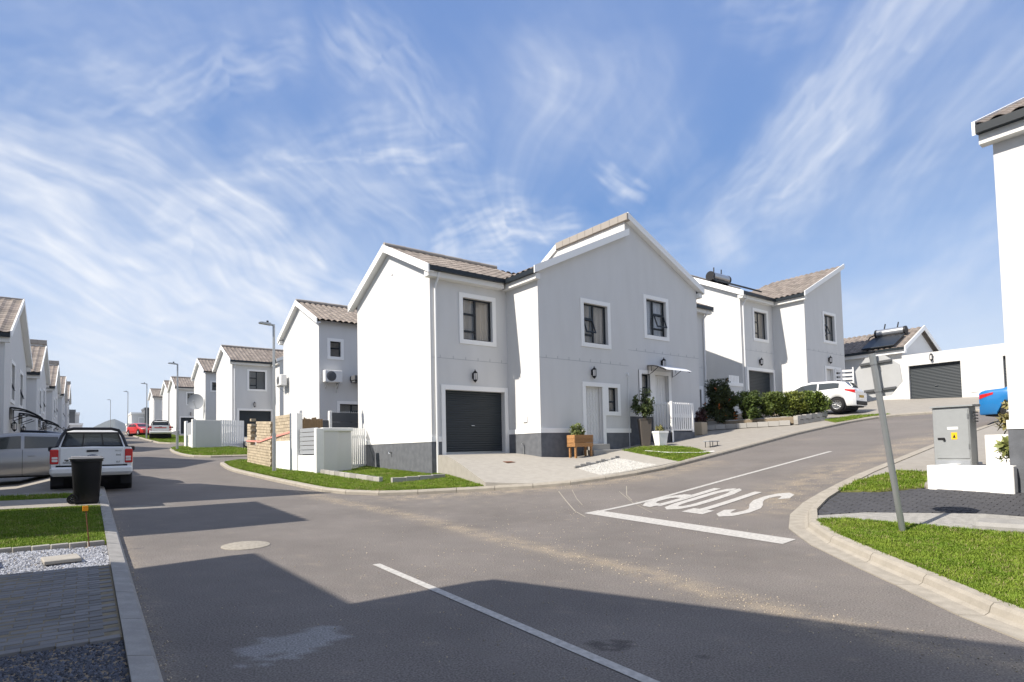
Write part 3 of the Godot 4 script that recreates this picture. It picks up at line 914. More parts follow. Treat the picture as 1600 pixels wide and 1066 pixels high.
	var dark_area := [10.0, -4.82, 10.22, -4.92, 10.8, -5.11, 11.5, -5.27, 12.1, -5.35, 12.4, -4.75, 13.0, -4.3, 13.26, -2.9, 13.26, 2.0, 11.6, 0.0, 11.3, -2.9, 10.6, -4.3]
	var dp := slab("paving", "dark charcoal brick paving beside the low white planter wall", dark_area, func(x, zz): return H(x, zz) + 0.085, MT.dark_brick, 0.4)
	var gb := Geo.new()
	var dpoly := P2(dark_area)
	for r in 62:
		for q in 36:
			var bx := 9.9 + q * 0.1
			var bz := -5.4 + r * 0.2 - (0.1 if q % 2 else 0.0)
			var inside := true
			for k in [[-0.05, -0.1], [0.05, -0.1], [-0.05, 0.1], [0.05, 0.1]]:
				if not Geometry2D.is_point_in_polygon(Vector2(bx + k[0], bz + k[1]), dpoly): inside = false
			if inside:
				gb.T = Transform3D(Basis(Vector3.BACK, 0.09 + rng.randf_range(-0.02, 0.02)) * Basis(Vector3.RIGHT, 0.041 + rng.randf_range(-0.015, 0.015)), V(bx, H(bx, bz) + 0.085 + rng.randf_range(0.0, 0.006), bz))
				gb.bev(V(-0.047, -0.02, -0.097), V(0.047, 0.014, 0.097), 0.006)
	obj("brick_courses", gb, MT.dark_brick, dp).set_meta("kind", "stuff")
	lawn("strip of grass between the dark paving and the low white planter wall", [12.1, -5.38, 13.2, -5.46, 14.6, -5.2, 14.6, -4.6, 13.0, -4.25, 12.4, -4.75], vf, 500.0)
	slab("path", "pale concrete strip along the kerb behind the grey cabinet", [13.2, -5.48, 14.3, -5.57, 19.0, -5.70, 24.0, -5.70, 29.0, -5.4, 29.6, -3.0, 29.6, 4.0, 13.3, 4.0, 13.3, -4.3, 14.6, -4.6, 14.6, -5.2], vf, MT.pave, 1.2)
	var g3 := Geo.new()
	g3.bev(V(-0.28, -0.2, -0.75), V(0.45, 0.10, 2.2), 0.05)
	tag(obj("concrete_step", g3, MT.kerb_grey, self, at(10.6, verge(10.6, -2.0), -2.05, 0.12)), "grey painted concrete step at the edge of the lush lawn", "step")
	# further lawns up the main street
	lawn("bright mown lawn below the white gate of the house with the satellite dish", [7.9, -34.8, 6.3, -35.0, 5.78, -35.7, 5.6, -38.0, 5.68, -41.0, 6.0, -45.0, 6.7, -47.3, 9.5, -47.0, 9.8, -35.4], vf, 70.0, Vector2(1.6, 2.6))
	slab("driveway", "concrete driveway of the house with the satellite dish", [9.8, -35.2, 10.8, -50.4, 13.9, -50.3, 13.9, -36.0], func(x, zz): return lerpf(H(x, -35.0) + 0.1, 3.12, clampf((-35.0 - zz) / 15.0, 0.0, 1.0)), MT.concrete, 1.5)
	lawn("dry yellowish verge under the distant parked pickup", [9.0, -55.3, 7.6, -56.2, 6.9, -58.2, 7.0, -66.0, 7.2, -78.0, 7.7, -100.0, 11.0, -100.0, 11.0, -60.0], vf, 14.0, Vector2(2.0, 3.5))

# ---- houses: a unit is a garage wing with its roof along the street front and a gabled block beside it; local +z faces its street, floor at 0 ----
const PITCH := 0.473
const WW := 3.12
const PX := 7.54
const BACK := -7.66

func wall_holes(g: Geo, o: Vector3, u: Vector3, w: float, h: float, holes: Array, nrm: Vector3, depth: float) -> void:
	var us := [0.0, w]
	var vs := [0.0, h]
	for q in holes:
		us += [q[0], q[2]]; vs += [q[1], q[3]]
	us.sort(); vs.sort()
	for i in us.size() - 1:
		for j in vs.size() - 1:
			if us[i + 1] - us[i] < 0.001 or vs[j + 1] - vs[j] < 0.001:
				continue
			var mu: float = (us[i] + us[i + 1]) / 2
			var mv: float = (vs[j] + vs[j + 1]) / 2
			var open := false
			for q in holes:
				if mu > q[0] and mu < q[2] and mv > q[1] and mv < q[3]: open = true
			if not open:
				g.quad(o + u * us[i] + Vector3.UP * vs[j], o + u * us[i + 1] + Vector3.UP * vs[j], o + u * us[i + 1] + Vector3.UP * vs[j + 1], o + u * us[i] + Vector3.UP * vs[j + 1], nrm)
	for q in holes:
		var a: Vector3 = o + u * q[0] + Vector3.UP * q[1]
		var b: Vector3 = o + u * q[2] + Vector3.UP * q[1]
		var c: Vector3 = o + u * q[2] + Vector3.UP * q[3]
		var d: Vector3 = o + u * q[0] + Vector3.UP * q[3]
		var k := -nrm * depth
		g.quad(a, b, b + k, a + k, Vector3.UP); g.quad(d, c, c + k, d + k, Vector3.DOWN)
		g.quad(a, d, d + k, a + k, u); g.quad(b, c, c + k, b + k, -u)

func tiles(g: Geo, o: Vector3, u: Vector3, up: Vector3, w: float, l: float, samples: int, trim0 := 0.0, trim1 := 0.0) -> void:
	# courses of profiled concrete tiles: o eave corner, u along the eave, up the slope; trims cut the ends back towards the ridge
	var nn := u.cross(up).normalized()
	if nn.y < 0.0: nn = -nn
	var rows := int(ceil(l / 0.345))
	var cols := int(round(w / 0.30))
	var r := RandomNumberGenerator.new()
	r.seed = 17
	for j in rows:
		var v0 := l * j / rows
		var v1 := l * (j + 1) / rows
		var f := (v0 + v1) / 2 / l
		for i in cols:
			var uc := (i + 0.5) * w / cols
			if uc < trim0 * f or uc > w - trim1 * f:
				continue
			var s := r.randf_range(0.76, 1.2)
			g.col = Color(0.285 * s, 0.245 * s, 0.215 * s)
			for k in samples:
				var a0 := (i + float(k) / samples) * w / cols
				var a1 := (i + float(k + 1) / samples) * w / cols
				var h0 := 0.08 * pow(absf(cos(PI * k / samples)), 0.8) - 0.04
				var h1 := 0.08 * pow(absf(cos(PI * (k + 1) / samples)), 0.8) - 0.04
				var p := o + u * a0 + up * v0 + nn * (h0 + 0.010)
				var q := o + u * a1 + up * v0 + nn * (h1 + 0.010)
				var e := o + u * a1 + up * (v1 + 0.01) + nn * h1
				var t := o + u * a0 + up * (v1 + 0.01) + nn * h0
				g.quad(p, q, e, t, nn)
				g.quad(p, q, q - nn * 0.012, p - nn * 0.012, -up)
	g.col = Color(1, 1, 1)

func xbox(g: Geo, m: float, lo: Vector3, hi: Vector3) -> void:
	var a := lo.x * m
	var b := hi.x * m
	g.box(V(minf(a, b), lo.y, lo.z), V(maxf(a, b), hi.y, hi.z))

func window(parent: Node, xf: Transform3D, w: float, h: float, style: String, far := false) -> void:
	# xf: lower left corner of the opening on the wall face, +z outwards
	var t := 0.15
	var o := part("window", "wtrim%.2f_%.2f_%s" % [w, h, style == "bare"], MT.trim, parent, xf, func(g: Geo):
		g.box(V(-t, -t, -0.01), V(0, h + t, 0.035)); g.box(V(w, -t, -0.01), V(w + t, h + t, 0.035))
		g.box(V(0, h, -0.01), V(w, h + t, 0.033)); g.box(V(0, -t, -0.01), V(w, 0, 0.033)))
	part("frame", "wbars%.2f_%.2f_%s" % [w, h, style], MT.alu, o, Transform3D.IDENTITY, func(g: Geo):
		var z0 := -0.15
		var z1 := -0.10
		g.box(V(0, 0, z0), V(0.05, h, z1)); g.box(V(w - 0.05, 0, z0), V(w, h, z1))
		g.box(V(0.05, 0, z0), V(w - 0.05, 0.05, z1)); g.box(V(0.05, h - 0.05, z0), V(w - 0.05, h, z1))
		if style in ["left", "open_left"]:
			g.box(V(w * 0.44, 0.05, z0), V(w * 0.44 + 0.07, h - 0.05, z1))
			for k in [0.19, 0.60]: g.box(V(0.05, h * k, z0), V(w * 0.44, h * k + 0.07, z1))
		elif style in ["right", "open_right"]:
			g.box(V(w * 0.40, 0.05, z0), V(w * 0.40 + 0.07, h - 0.05, z1))
			for k in [0.19, 0.60]: g.box(V(w * 0.40 + 0.07, h * k, z0), V(w - 0.05, h * k + 0.07, z1))
		elif style == "side":
			g.box(V(0.05, h * 0.38, z0), V(w - 0.05, h * 0.38 + 0.06, z1))
		elif style == "vent":
			g.box(V(0.05, h * 0.52, z0), V(w - 0.05, h * 0.52 + 0.06, z1)))
	part("pane", "wpane%.2f_%.2f" % [w, h], MT.glass, o, Transform3D.IDENTITY, func(g: Geo):
		g.quad(V(0.03, 0.03, -0.128), V(w - 0.03, 0.03, -0.128), V(w - 0.03, h - 0.03, -0.128), V(0.03, h - 0.03, -0.128), Vector3.BACK))
	part("room", "wroom%.2f_%.2f" % [w, h], MT.room, o, Transform3D.IDENTITY, func(g: Geo):
		var a := V(-0.3, -0.3, -0.24)
		var b := V(w + 0.3, h + 0.3, -1.6)
		g.quad(V(a.x, a.y, b.z), V(b.x, a.y, b.z), V(b.x, b.y, b.z), V(a.x, b.y, b.z), Vector3.BACK)
		g.quad(V(a.x, a.y, a.z), V(a.x, a.y, b.z), V(a.x, b.y, b.z), V(a.x, b.y, a.z), Vector3.RIGHT)
		g.quad(V(b.x, a.y, a.z), V(b.x, a.y, b.z), V(b.x, b.y, b.z), V(b.x, b.y, a.z), Vector3.LEFT)
		g.quad(V(a.x, a.y, a.z), V(b.x, a.y, a.z), V(b.x, a.y, b.z), V(a.x, a.y, b.z), Vector3.UP)
		g.quad(V(a.x, b.y, a.z), V(b.x, b.y, a.z), V(b.x, b.y, b.z), V(a.x, b.y, b.z), Vector3.DOWN))
	if style.begins_with("open"):
		var k0 := 0.05 if style == "open_left" else w * 0.40 + 0.07
		var k1 := w * 0.44 if style == "open_left" else w - 0.05
		var sash := part("open_sash", "wsash%s%.2f%.2f" % [style, w, h], MT.alu, o, Transform3D(Basis(Vector3.RIGHT, -0.33), V(0, h * 0.60, -0.10)), func(g: Geo):
			var d := -h * 0.37
			g.box(V(k0, d, 0), V(k0 + 0.04, 0, 0.035)); g.box(V(k1 - 0.04, d, 0), V(k1, 0, 0.035))
			g.box(V(k0 + 0.04, d, 0), V(k1 - 0.04, d + 0.045, 0.035)); g.box(V(k0 + 0.04, -0.045, 0), V(k1 - 0.04, 0, 0.035)))
		sash.name = "open_sash"
	if not far and style != "vent":
		var cm: Material = MT.net if style == "open_right" else MT.curtain
		for s in ([[0.0, 0.42], [0.52, 0.98]] if style != "side" else [[0.0, 1.0]]):
			part("curtain", "wcurt%.2f_%.2f_%.2f" % [w, h, s[0]], cm, o, Transform3D.IDENTITY, func(g: Geo):
				var a := PackedVector3Array()
				var b := PackedVector3Array()
				var n := 40
				for i in n + 1:
					var x: float = lerpf(s[0] * w, s[1] * w, float(i) / n)
					var z := -0.27 + 0.028 * sin(i * 1.15) + 0.014 * sin(i * 2.7 + 1.0)
					a.append(V(x, -0.02, z)); b.append(V(x, h + 0.05, z * 0.97))
				g.grid([a, b], Vector3.INF, Vector3.BACK))

func lantern(parent: Node, xf: Transform3D) -> void:
	var o := part("wall_lantern", "lantern", MT.black, parent, xf, func(g: Geo):
		g.box(V(-0.05, -0.06, 0), V(0.05, 0.14, 0.025))
		g.box(V(-0.012, 0.05, 0.02), V(0.012, 0.075, 0.09))
		g.lathe([[0.0, 0.26], [0.012, 0.25], [0.02, 0.21], [0.085, 0.15], [0.08, 0.135]], 6, V(0, 0, 0.11))
		g.lathe([[0.075, -0.10], [0.07, -0.13], [0.03, -0.17], [0.0, -0.20]], 6, V(0, 0, 0.11))
		for k in 6:
			var a := TAU * k / 6
			g.tube(PackedVector3Array([V(cos(a) * 0.075, -0.11, 0.11 + sin(a) * 0.075), V(cos(a) * 0.08, 0.14, 0.11 + sin(a) * 0.08)]), 0.007, 5))
	part("lantern_glass", "lantern_glass", MT.lamp_clear, o, Transform3D.IDENTITY, func(g: Geo):
		g.lathe([[0.0, 0.12], [0.05, 0.12], [0.05, -0.10], [0.0, -0.10]], 6, V(0, 0, 0.11)))

func garage_door(parent: Node, xf: Transform3D, w: float, h: float) -> void:
	var o := part("garage_door", "gdoor%.2f%.2f" % [w, h], MT.garage, parent, xf, func(g: Geo):
		var rows := []
		var n := int(h / 0.078)
		for i in n:
			for k in 5:
				var y := h * (i + k / 5.0) / n
				var z: float = -0.20 + [0.0, 0.013, 0.018, 0.013, 0.0][k]
				rows.append(PackedVector3Array([V(0, y, z), V(w, y, z)]))
		rows.append(PackedVector3Array([V(0, h, -0.2), V(w, h, -0.2)]))
		g.grid(rows, Vector3.INF, Vector3.BACK, 0.3))
	part("handle", "ghandle", MT.chrome, o, Transform3D.IDENTITY, func(g: Geo):
		g.bev(V(w / 2 - 0.09, 0.93, -0.19), V(w / 2 + 0.05, 0.955, -0.15), 0.006))
	part("bottom_rail", "grail%.2f" % w, MT.steel, o, Transform3D.IDENTITY, func(g: Geo):
		g.bev(V(0.01, 0.0, -0.21), V(w - 0.01, 0.055, -0.165), 0.006))

func front_door(parent: Node, xf: Transform3D, w: float, h: float, lattice: bool) -> void:
	var o := part("door", "fdoor%.2f%.2f" % [w, h], MT.door, parent, xf, func(g: Geo):
		g.box(V(0, 0, -0.18), V(w, h, -0.14))
		for k in 5:
			g.bev(V(0.05 + k * (w - 0.1) / 5, 0.08, -0.145), V(0.03 + (k + 1) * (w - 0.1) / 5, h - 0.08, -0.128), 0.006))
	part("handle", "fhandle", MT.chrome, o, Transform3D.IDENTITY, func(g: Geo):
		g.bev(V(0.05, 1.0, -0.13), V(0.17, 1.03, -0.09), 0.006); g.bev(V(0.04, 0.93, -0.135), V(0.08, 1.1, -0.12), 0.005))
	if lattice:
		part("security_gate", "fgate%.2f" % w, MT.door, o, Transform3D.IDENTITY, func(g: Geo):
			for k in range(-8, 12):
				for s in [-1.0, 1.0]:
					# diagonal slats clipped to the leaf
					var x0 := 0.0
					var y0 := k * 0.2
					var y1: float = y0 + w * 1.4
					if s < 0: y0 = h - k * 0.2; y1 = y0 - w * 1.4
					var t0 := 0.0
					var t1 := 1.0
					for lim in [0.04, h - 0.04]:
						var t: float = (lim - y0) / (y1 - y0)
						if (lim < 1.0 and s > 0) or (lim > 1.0 and s < 0): t0 = maxf(t0, t)
						else: t1 = minf(t1, t)
					if t1 - t0 > 0.02:
						g.tube(PackedVector3Array([V(x0 + w * t0, lerpf(y0, y1, t0), -0.095), V(x0 + w * t1, lerpf(y0, y1, t1), -0.095)]), 0.006, 4)
			g.box(V(0, 0, -0.105), V(0.03, h, -0.08)); g.box(V(w - 0.03, 0, -0.105), V(w, h, -0.08)))

func rake(g: Geo, a: Vector3, b: Vector3, hgt: float, ext: Vector3) -> void:
	g.prism(PackedVector3Array([a, b, b - V(0, hgt, 0), a - V(0, hgt, 0)]), ext)

func unit(house: Node3D, xf: Transform3D, m: float, o := {}) -> void:
	# m = 1: wing on the low-x side; m = -1 mirrored. o: far, rear, gable, wing, closed, style, down
	var far: bool = o.get("far", false)
	var smp := 3 if far else 6
	var down: float = o.get("down", -1.6)
	var key := "u%d%s%s%.1f" % [int(m), far, o.get("rear", false), o.get("down", -1.6)]
	var rear: bool = o.get("rear", false)
	var wz := -1.76
	var mid := (wz + BACK) / 2.0
	var half := (wz - BACK) / 2.0
	var eave_w := 7.64 - PITCH * half - 0.14
	var gh := [[0.51, 0.03, 2.95, 2.15]]
	var fr := func(x: float) -> float: return 6.13 + PITCH * (x - 2.87) - 0.14
	var front_holes := [[5.22, 3.88, 6.44, 5.31], [5.21, 0.28, 6.05, 2.32], [6.36, 1.44, 6.85, 2.32]]
	part("wall", key + "wall", MT.wall, house, xf, func(g: Geo):
		# wing
		var wall_h := eave_w - down
		var holes := [[0.51, 0.03 - down, 2.95, 2.15 - down], [1.26, 3.89 - down, 2.48, 5.33 - down]]
		wall_holes(g, V(0, down, wz), V(m, 0, 0), WW, wall_h, holes, Vector3.BACK, 0.22)
		g.poly(PackedVector3Array([V(0, down, wz), V(0, eave_w, wz), V(0, 7.5, mid), V(0, eave_w, BACK), V(0, down, BACK)]), V(-m, 0, 0))
		var rh := [[0.57, 4.31 - down, 1.13, 5.09 - down], [1.05, 0.9 - down, 2.6, 1.9 - down]] if rear else []
		wall_holes(g, V(0, down, BACK), V(m, 0, 0), PX, wall_h, rh, Vector3.FORWARD, 0.2)
		# gabled block
		var fh := []
		for q in front_holes: fh.append([q[0] - WW, q[1] - down, q[2] - WW, q[3] - down])
		wall_holes(g, V(WW * m, down, 0), V(m, 0, 0), PX - WW, 5.4 - down, fh, Vector3.BACK, 0.2)
		g.poly(PackedVector3Array([V(WW * m, 5.4, 0), V(PX * m, 5.4, 0), V(PX * m, fr.call(PX), 0), V(WW * m, fr.call(WW), 0)]), Vector3.BACK)
		g.quad(V(WW * m, down, 0), V(WW * m, fr.call(WW), 0), V(WW * m, fr.call(WW), wz - 3.0), V(WW * m, down, wz), V(-m, 0, 0))
		g.poly(PackedVector3Array([V(PX * m, down, 0), V(PX * m, fr.call(PX), 0), V(PX * m, fr.call(PX), -3.85), V(PX * m, fr.call(PX) - 0.95, -5.7), V(PX * m, fr.call(PX) - 2.2, BACK), V(PX * m, down, BACK)]), V(m, 0, 0)))
	var pieces := [["plinth", -0.02, down, wz, 0.36, 0.43, wz + 0.02], ["plinth", -0.02, down, BACK, -0.001, 0.43, wz - 0.001], ["plinth", WW - 0.02, down, wz + 0.02, WW - 0.001, 0.66, 0.022], ["plinth", WW - 0.001, down, 0.001, 5.06, 0.66, 0.022], ["plinth", 6.20, down, 0.001, PX, 0.66, 0.022], ["plinth", 5.06, down, 0.001, 6.20, 0.27, 0.02],
		["plaster_band", -0.035, 0.43, BACK, -0.001, 0.60, wz + 0.035], ["plaster_band", -0.001, 0.43, wz + 0.001, 0.35, 0.60, wz + 0.035], ["plaster_band", WW - 0.035, 0.66, wz, WW - 0.001, 0.82, 0.035], ["plaster_band", WW - 0.001, 0.66, 0.001, 5.06, 0.82, 0.035], ["plaster_band", 6.21, 0.66, 0.001, PX, 0.82, 0.035]]
	for k in pieces.size():
		var q: Array = pieces[k]
		part(q[0], "%spc%d_%.1f" % [key, k, down], MT.plinth if q[0] == "plinth" else MT.trim, house, xf, func(g: Geo): xbox(g, m, V(q[1], q[2], q[3]), V(q[4], q[5], q[6])))
	if not far:
		part("plaster_joint", key + "joint", MT.vib, house, xf, func(g: Geo):
			xbox(g, m, V(0.05, 3.185, wz + 0.001), V(WW - 0.02, 3.195, wz + 0.004)); xbox(g, m, V(WW, 3.185, 0.001), V(PX, 3.195, 0.004))
			for k in 6: xbox(g, m, V(0.35 + k * 0.5, 3.19, wz + 0.001), V(0.362 + k * 0.5, 3.29, wz + 0.005))
			for k in 8: xbox(g, m, V(WW + 0.3 + k * 0.52, 3.19, 0.001), V(WW + 0.312 + k * 0.52, 3.29, 0.005)))
	part("garage_surround", key + "gsur", MT.trim, house, xf, func(g: Geo):
		xbox(g, m, V(0.36, -0.02, wz - 0.01), V(0.51, 2.31, wz + 0.037)); xbox(g, m, V(2.95, -0.02, wz - 0.01), V(3.10, 2.31, wz + 0.037)); xbox(g, m, V(0.51, 2.15, wz - 0.01), V(2.95, 2.31, wz + 0.036)))
	garage_door(house, xf * at(0.51 if m > 0 else -2.95, 0.03, wz), 2.44, 2.12)
	window(house, xf * at(1.26 if m > 0 else -2.48, 3.89, wz), 1.22, 1.44, "left", far)
	window(house, xf * at(5.22 if m > 0 else -6.44, 3.88, 0), 1.22, 1.43, "open_left" if m > 0 else "open_right", far)
	part("door_surround", key + "dsur", MT.trim, house, xf, func(g: Geo):
		xbox(g, m, V(5.06, 0.0, -0.01), V(5.21, 2.47, 0.037)); xbox(g, m, V(6.05, 0.0, -0.01), V(6.20, 2.32, 0.037)); xbox(g, m, V(5.21, 2.32, -0.01), V(7.0, 2.47, 0.036))
		xbox(g, m, V(6.20, 1.29, -0.01), V(6.36, 2.32, 0.036)); xbox(g, m, V(6.85, 1.29, -0.01), V(7.0, 2.32, 0.036)); xbox(g, m, V(6.36, 1.29, -0.01), V(6.85, 1.44, 0.035)))
	front_door(house, xf * at(5.21 if m > 0 else -6.05, 0.28, 0), 0.84, 2.04, m > 0)
	window(house, xf * at(6.36 if m > 0 else -6.85, 1.44, 0), 0.49, 0.88, "side", far)
	if rear:
		window(house, xf * Transform3D(Basis(Vector3.UP, PI), V(m * (1.13 if m > 0 else 0.57), 4.31, BACK)), 0.56, 0.78, "vent", true)
		window(house, xf * Transform3D(Basis(Vector3.UP, PI), V(m * (2.6 if m > 0 else 1.05), 0.9, BACK)), 1.55, 1.0, "right", true)
	lantern(house, xf * at(1.65 * m, 2.62, wz))
	lantern(house, xf * at(5.58 * m, 2.78, 0))
	var roof := part("roof", key + "roof", MT.tile, house, xf, func(g: Geo):
		var l := (half + 0.35) * sqrt(1 + PITCH * PITCH)
		var ey := 7.64 - PITCH * (half + 0.35)
		var up := V(0, PITCH, -1).normalized()
		var ub := V(0, PITCH, 1).normalized()
		tiles(g, V(-0.22 * m, ey, wz + 0.35), V(m, 0, 0), up, 5.0, l, smp)
		tiles(g, V(-0.22 * m, ey, BACK - 0.35), V(m, 0, 0), ub, PX, l, smp)
		var l2 := (PX - 2.85) * sqrt(1 + PITCH * PITCH)
		tiles(g, V(2.87 * m, 6.13, 0.16), V(0, 0, -1), V(m, PITCH, 0).normalized(), 8.1, l2, smp, 0.0, 4.1)
		# boarding under the tiles
		for q in [[V(-0.2 * m, ey - 0.06, wz + 0.33), V(5.0 * m, ey - 0.06, wz + 0.33), V(5.0 * m, 7.58, mid), V(-0.2 * m, 7.58, mid)], [V(-0.2 * m, ey - 0.06, BACK - 0.33), V(PX * m, ey - 0.06, BACK - 0.33), V(PX * m, 7.58, mid), V(-0.2 * m, 7.58, mid)], [V(2.89 * m, 6.07, 0.15), V(2.89 * m, 6.07, -7.6), V(PX * m, 8.25, -3.85), V(PX * m, 8.25, 0.15)]]:
			g.col = Color(0.2, 0.18, 0.16)
			g.quad(q[0], q[1], q[2], q[3], Vector3.UP)
		g.col = Color(1, 1, 1))
	var ey0 := 7.64 - PITCH * (half + 0.35)
	for k in 3:
		part("bargeboard", "%sbarge%d" % [key, k], MT.barge, roof, Transform3D.IDENTITY, func(g: Geo):
			var x0 := -0.25 * m
			var t := V(0.05 * m, 0, 0)
			if k < 2:
				var zt := wz + 0.36 if k == 0 else BACK - 0.36
				rake(g, V(x0, ey0 + 0.05, zt), V(x0, 7.70, mid), 0.27, t)
				rake(g, V(x0 + t.x * 0.9, ey0 - 0.14, zt + (-0.03 if k == 0 else 0.03)), V(x0 + t.x * 0.9, 7.50, mid), 0.04, V(0.2 * m, 0, 0))
			else:
				rake(g, V(2.83 * m, 6.19, 0.22), V((PX + 0.02) * m, 6.19 + PITCH * (PX - 2.81), 0.22), 0.25, V(0, 0, -0.05))
				rake(g, V(2.87 * m, 6.0, 0.175), V(PX * m, 6.0 + PITCH * (PX - 2.87), 0.175), 0.04, V(0, 0, -0.17)))
	part("fascia", key + "fascia", MT.soffit, roof, Transform3D.IDENTITY, func(g: Geo):
		xbox(g, m, V(-0.2, 5.78, wz + 0.001), V(WW - 0.3, 5.97, wz + 0.28))
		xbox(g, m, V(2.92, 5.78, wz), V(WW - 0.001, 5.97, 0.15)))
	part("gutter", key + "gutter", MT.gutter, roof, Transform3D.IDENTITY, func(g: Geo):
		xbox(g, m, V(-0.19, 5.955, wz + 0.285), V(2.86, 6.10, wz + 0.40))
		xbox(g, m, V(2.80, 5.955, wz + 0.40), V(2.915, 6.10, 0.165)))
	part("ridge_tiles", key + "ridge", MT.ridge, roof, Transform3D.IDENTITY, func(g: Geo):
		for k in 12:
			var a := V((-0.2 + k * 0.42) * m, 7.70 + 0.004 * (k % 2), mid)
			g.tube(PackedVector3Array([a, a + V(0.44 * m, 0.006, 0)]), 0.10, 8))
	if o.get("cap", false):
		var y := 6.13 + PITCH * (PX - 2.87)
		for k in 9:
			part("verge_tile", "verge_tile", MT.ridge, roof, at((PX - 0.01) * m, y - 0.08 + 0.004 * (k % 2), 0.22 - (k + 0.5) * 0.452), func(g: Geo):
				g.bev(V(-0.11, -0.14, -0.223), V(0.11, 0.14, 0.223), 0.012))
		part("bargeboard", key + "capbarge", MT.barge, roof, Transform3D.IDENTITY, func(g: Geo):
			rake(g, V((PX - 0.06) * m, y + 0.02, -3.85), V((PX - 0.06) * m, y - 0.95, -5.7), 0.26, V(0.14 * m, 0, 0)))
	part("downpipe", key + "pipe", MT.pipe, house, xf, func(g: Geo):
		g.tube(PackedVector3Array([V(0.17 * m, 5.93, wz + 0.3), V(0.17 * m, 5.75, wz + 0.24), V(0.17 * m, 5.55, wz + 0.07), V(0.17 * m, 5.4, wz + 0.055), V(0.17 * m, down + 0.3, wz + 0.06)]), 0.04, 8))

# ---- the buildings ----
func houses() -> void:
	var h := thing("house", "grey corner house with white gable, dark garage door and wooden planter at its door", "house", at(9.58, 1.57, -15.0))
	unit(h, Transform3D.IDENTITY, 1.0)
	unit(h, at(15.08, 0.62, 0), -1.0, {"cap": true})
	part("tap", "tap", MT.chrome, h, at(-0.02, 0.12, -4.67), func(g: Geo):
		g.tube(PackedVector3Array([V(0, 0, 0), V(-0.09, 0, 0), V(-0.1, -0.06, 0)]), 0.022, 6); g.bev(V(-0.07, 0.02, -0.04), V(-0.04, 0.05, 0.04), 0.008))
	part("meter_box", "meter_box", MT.trim, h, at(3.08, 1.08, -0.8), func(g: Geo):
		g.bev(V(0, -0.03, -0.1), V(0.03, 0.0, 0.1), 0.005); g.bev(V(0, 0, 0.06), V(0.03, 0.18, 0.1), 0.005))
	part("standpipe", "standpipe", MT.steel, h, at(3.06, -0.2, -0.86), func(g: Geo):
		g.tube(PackedVector3Array([V(0, 0, 0), V(0, 0.5, 0), V(-0.05, 0.55, 0), V(-0.09, 0.5, 0)]), 0.016, 6))
	part("conduit", "conduit", MT.pipe, h, at(7.44, 0.0, 0.02), func(g: Geo):
		g.tube(PackedVector3Array([V(0, 0.05, 0.01), V(0, 2.82, 0.01)]), 0.012, 6); g.bev(V(-0.04, 2.8, -0.01), V(0.04, 2.9, 0.05), 0.008))
	part("wall_bracket", "wbracket", MT.trim, h, at(-0.01, 6.55, -4.45), func(g: Geo):
		g.bev(V(-0.02, 0, -0.06), V(0, 0.03, 0.06), 0.004); g.tube(PackedVector3Array([V(-0.02, 0.02, 0), V(-0.07, 0.1, 0), V(-0.05, 0.16, 0)]), 0.01, 5))
	var canopy := part("door_canopy", "canopy_glass", MT.net, h, at(8.6, 3.02, 0.0), func(g: Geo):
		var rows := []
		for i in 9:
			var t := i / 8.0
			rows.append(PackedVector3Array([V(0.0, 0.28 * (1.0 - t * t), 0.02 + t * 0.92), V(1.55, 0.28 * (1.0 - t * t), 0.02 + t * 0.92)]))
		g.grid(rows, Vector3.INF, Vector3.UP))
	for x in [0.0, 1.5]:
		part("bracket", "canopy_bracket", MT.black, canopy, at(x, 0, 0), func(g: Geo):
			var p := PackedVector3Array()
			for i in 7:
				var t := i / 6.0
				p.append(V(0.02, 0.26 * (1.0 - t * t) - 0.015, 0.02 + t * 0.85))
			g.tube(p, 0.016, 6)
			g.tube(PackedVector3Array([V(0.02, 0.28, 0.03), V(0.02, -0.12, 0.03), V(0.02, -0.02, 0.25), V(0.02, 0.14, 0.52)]), 0.014, 6)
			g.tube(PackedVector3Array([V(0.02, 0.02, 0.2), V(0.02, 0.24, 0.2)]), 0.01, 5))
	# porch of the upper half
	var po := part("porch", "porch", MT.plinth, h, at(8.82, 0, 0), func(g: Geo):
		g.bev(V(0, -1.2, 0.025), V(1.4, 0.66, 0.92), 0.01))
	part("step", "porch_step", MT.concrete, h, at(8.9, -1.0, 0.95), func(g: Geo):
		g.bev(V(0.0, 0, 0), V(1.6, 1.05, 0.5), 0.02))
	part("doorstep", "doorstep", MT.grey_block1, h, at(4.98, -0.5, 0.03), func(g: Geo):
		g.bev(V(0.0, 0, 0), V(1.7, 0.55, 0.55), 0.015); g.bev(V(0.1, 0.5, 0.0), V(1.1, 0.76, 0.28), 0.015))
	var r := Geo.new()
	r.bev(V(0.0, -0.62, 0), V(0.09, 1.14, 0.09), 0.008)
	var bal := thing("balustrade", "white slatted timber balustrade round the small porch under the door canopy", "balustrade", at(18.40, 2.26, -14.16))
	obj("post", r, MT.barge, bal, at(0, 0, 0))
	for q in [[1.33, 0.0, -0.06], [0.0, -0.80, -0.06]]:
		var g := Geo.new()
		g.bev(V(0.0, q[2], 0), V(0.07, 1.10, 0.07), 0.006)
		obj("post", g, MT.barge, bal, at(q[0], 0, q[1]))
	for y in [0.02, 1.02]:
		var g := Geo.new()
		g.bev(V(0.09, y, 0.02), V(1.33, y + 0.07, 0.06), 0.006)
		obj("rail", g, MT.barge, bal)
		g = Geo.new()
		g.bev(V(0.02, y, -0.73), V(0.06, y + 0.07, 0.0), 0.006)
		obj("rail", g, MT.barge, bal)
	for k in 9:
		var g := Geo.new()
		g.bev(V(0.14 + k * 0.132, 0.03, 0.06), V(0.22 + k * 0.132, 1.10, 0.08), 0.004)
		obj("slat", g, MT.barge, bal)
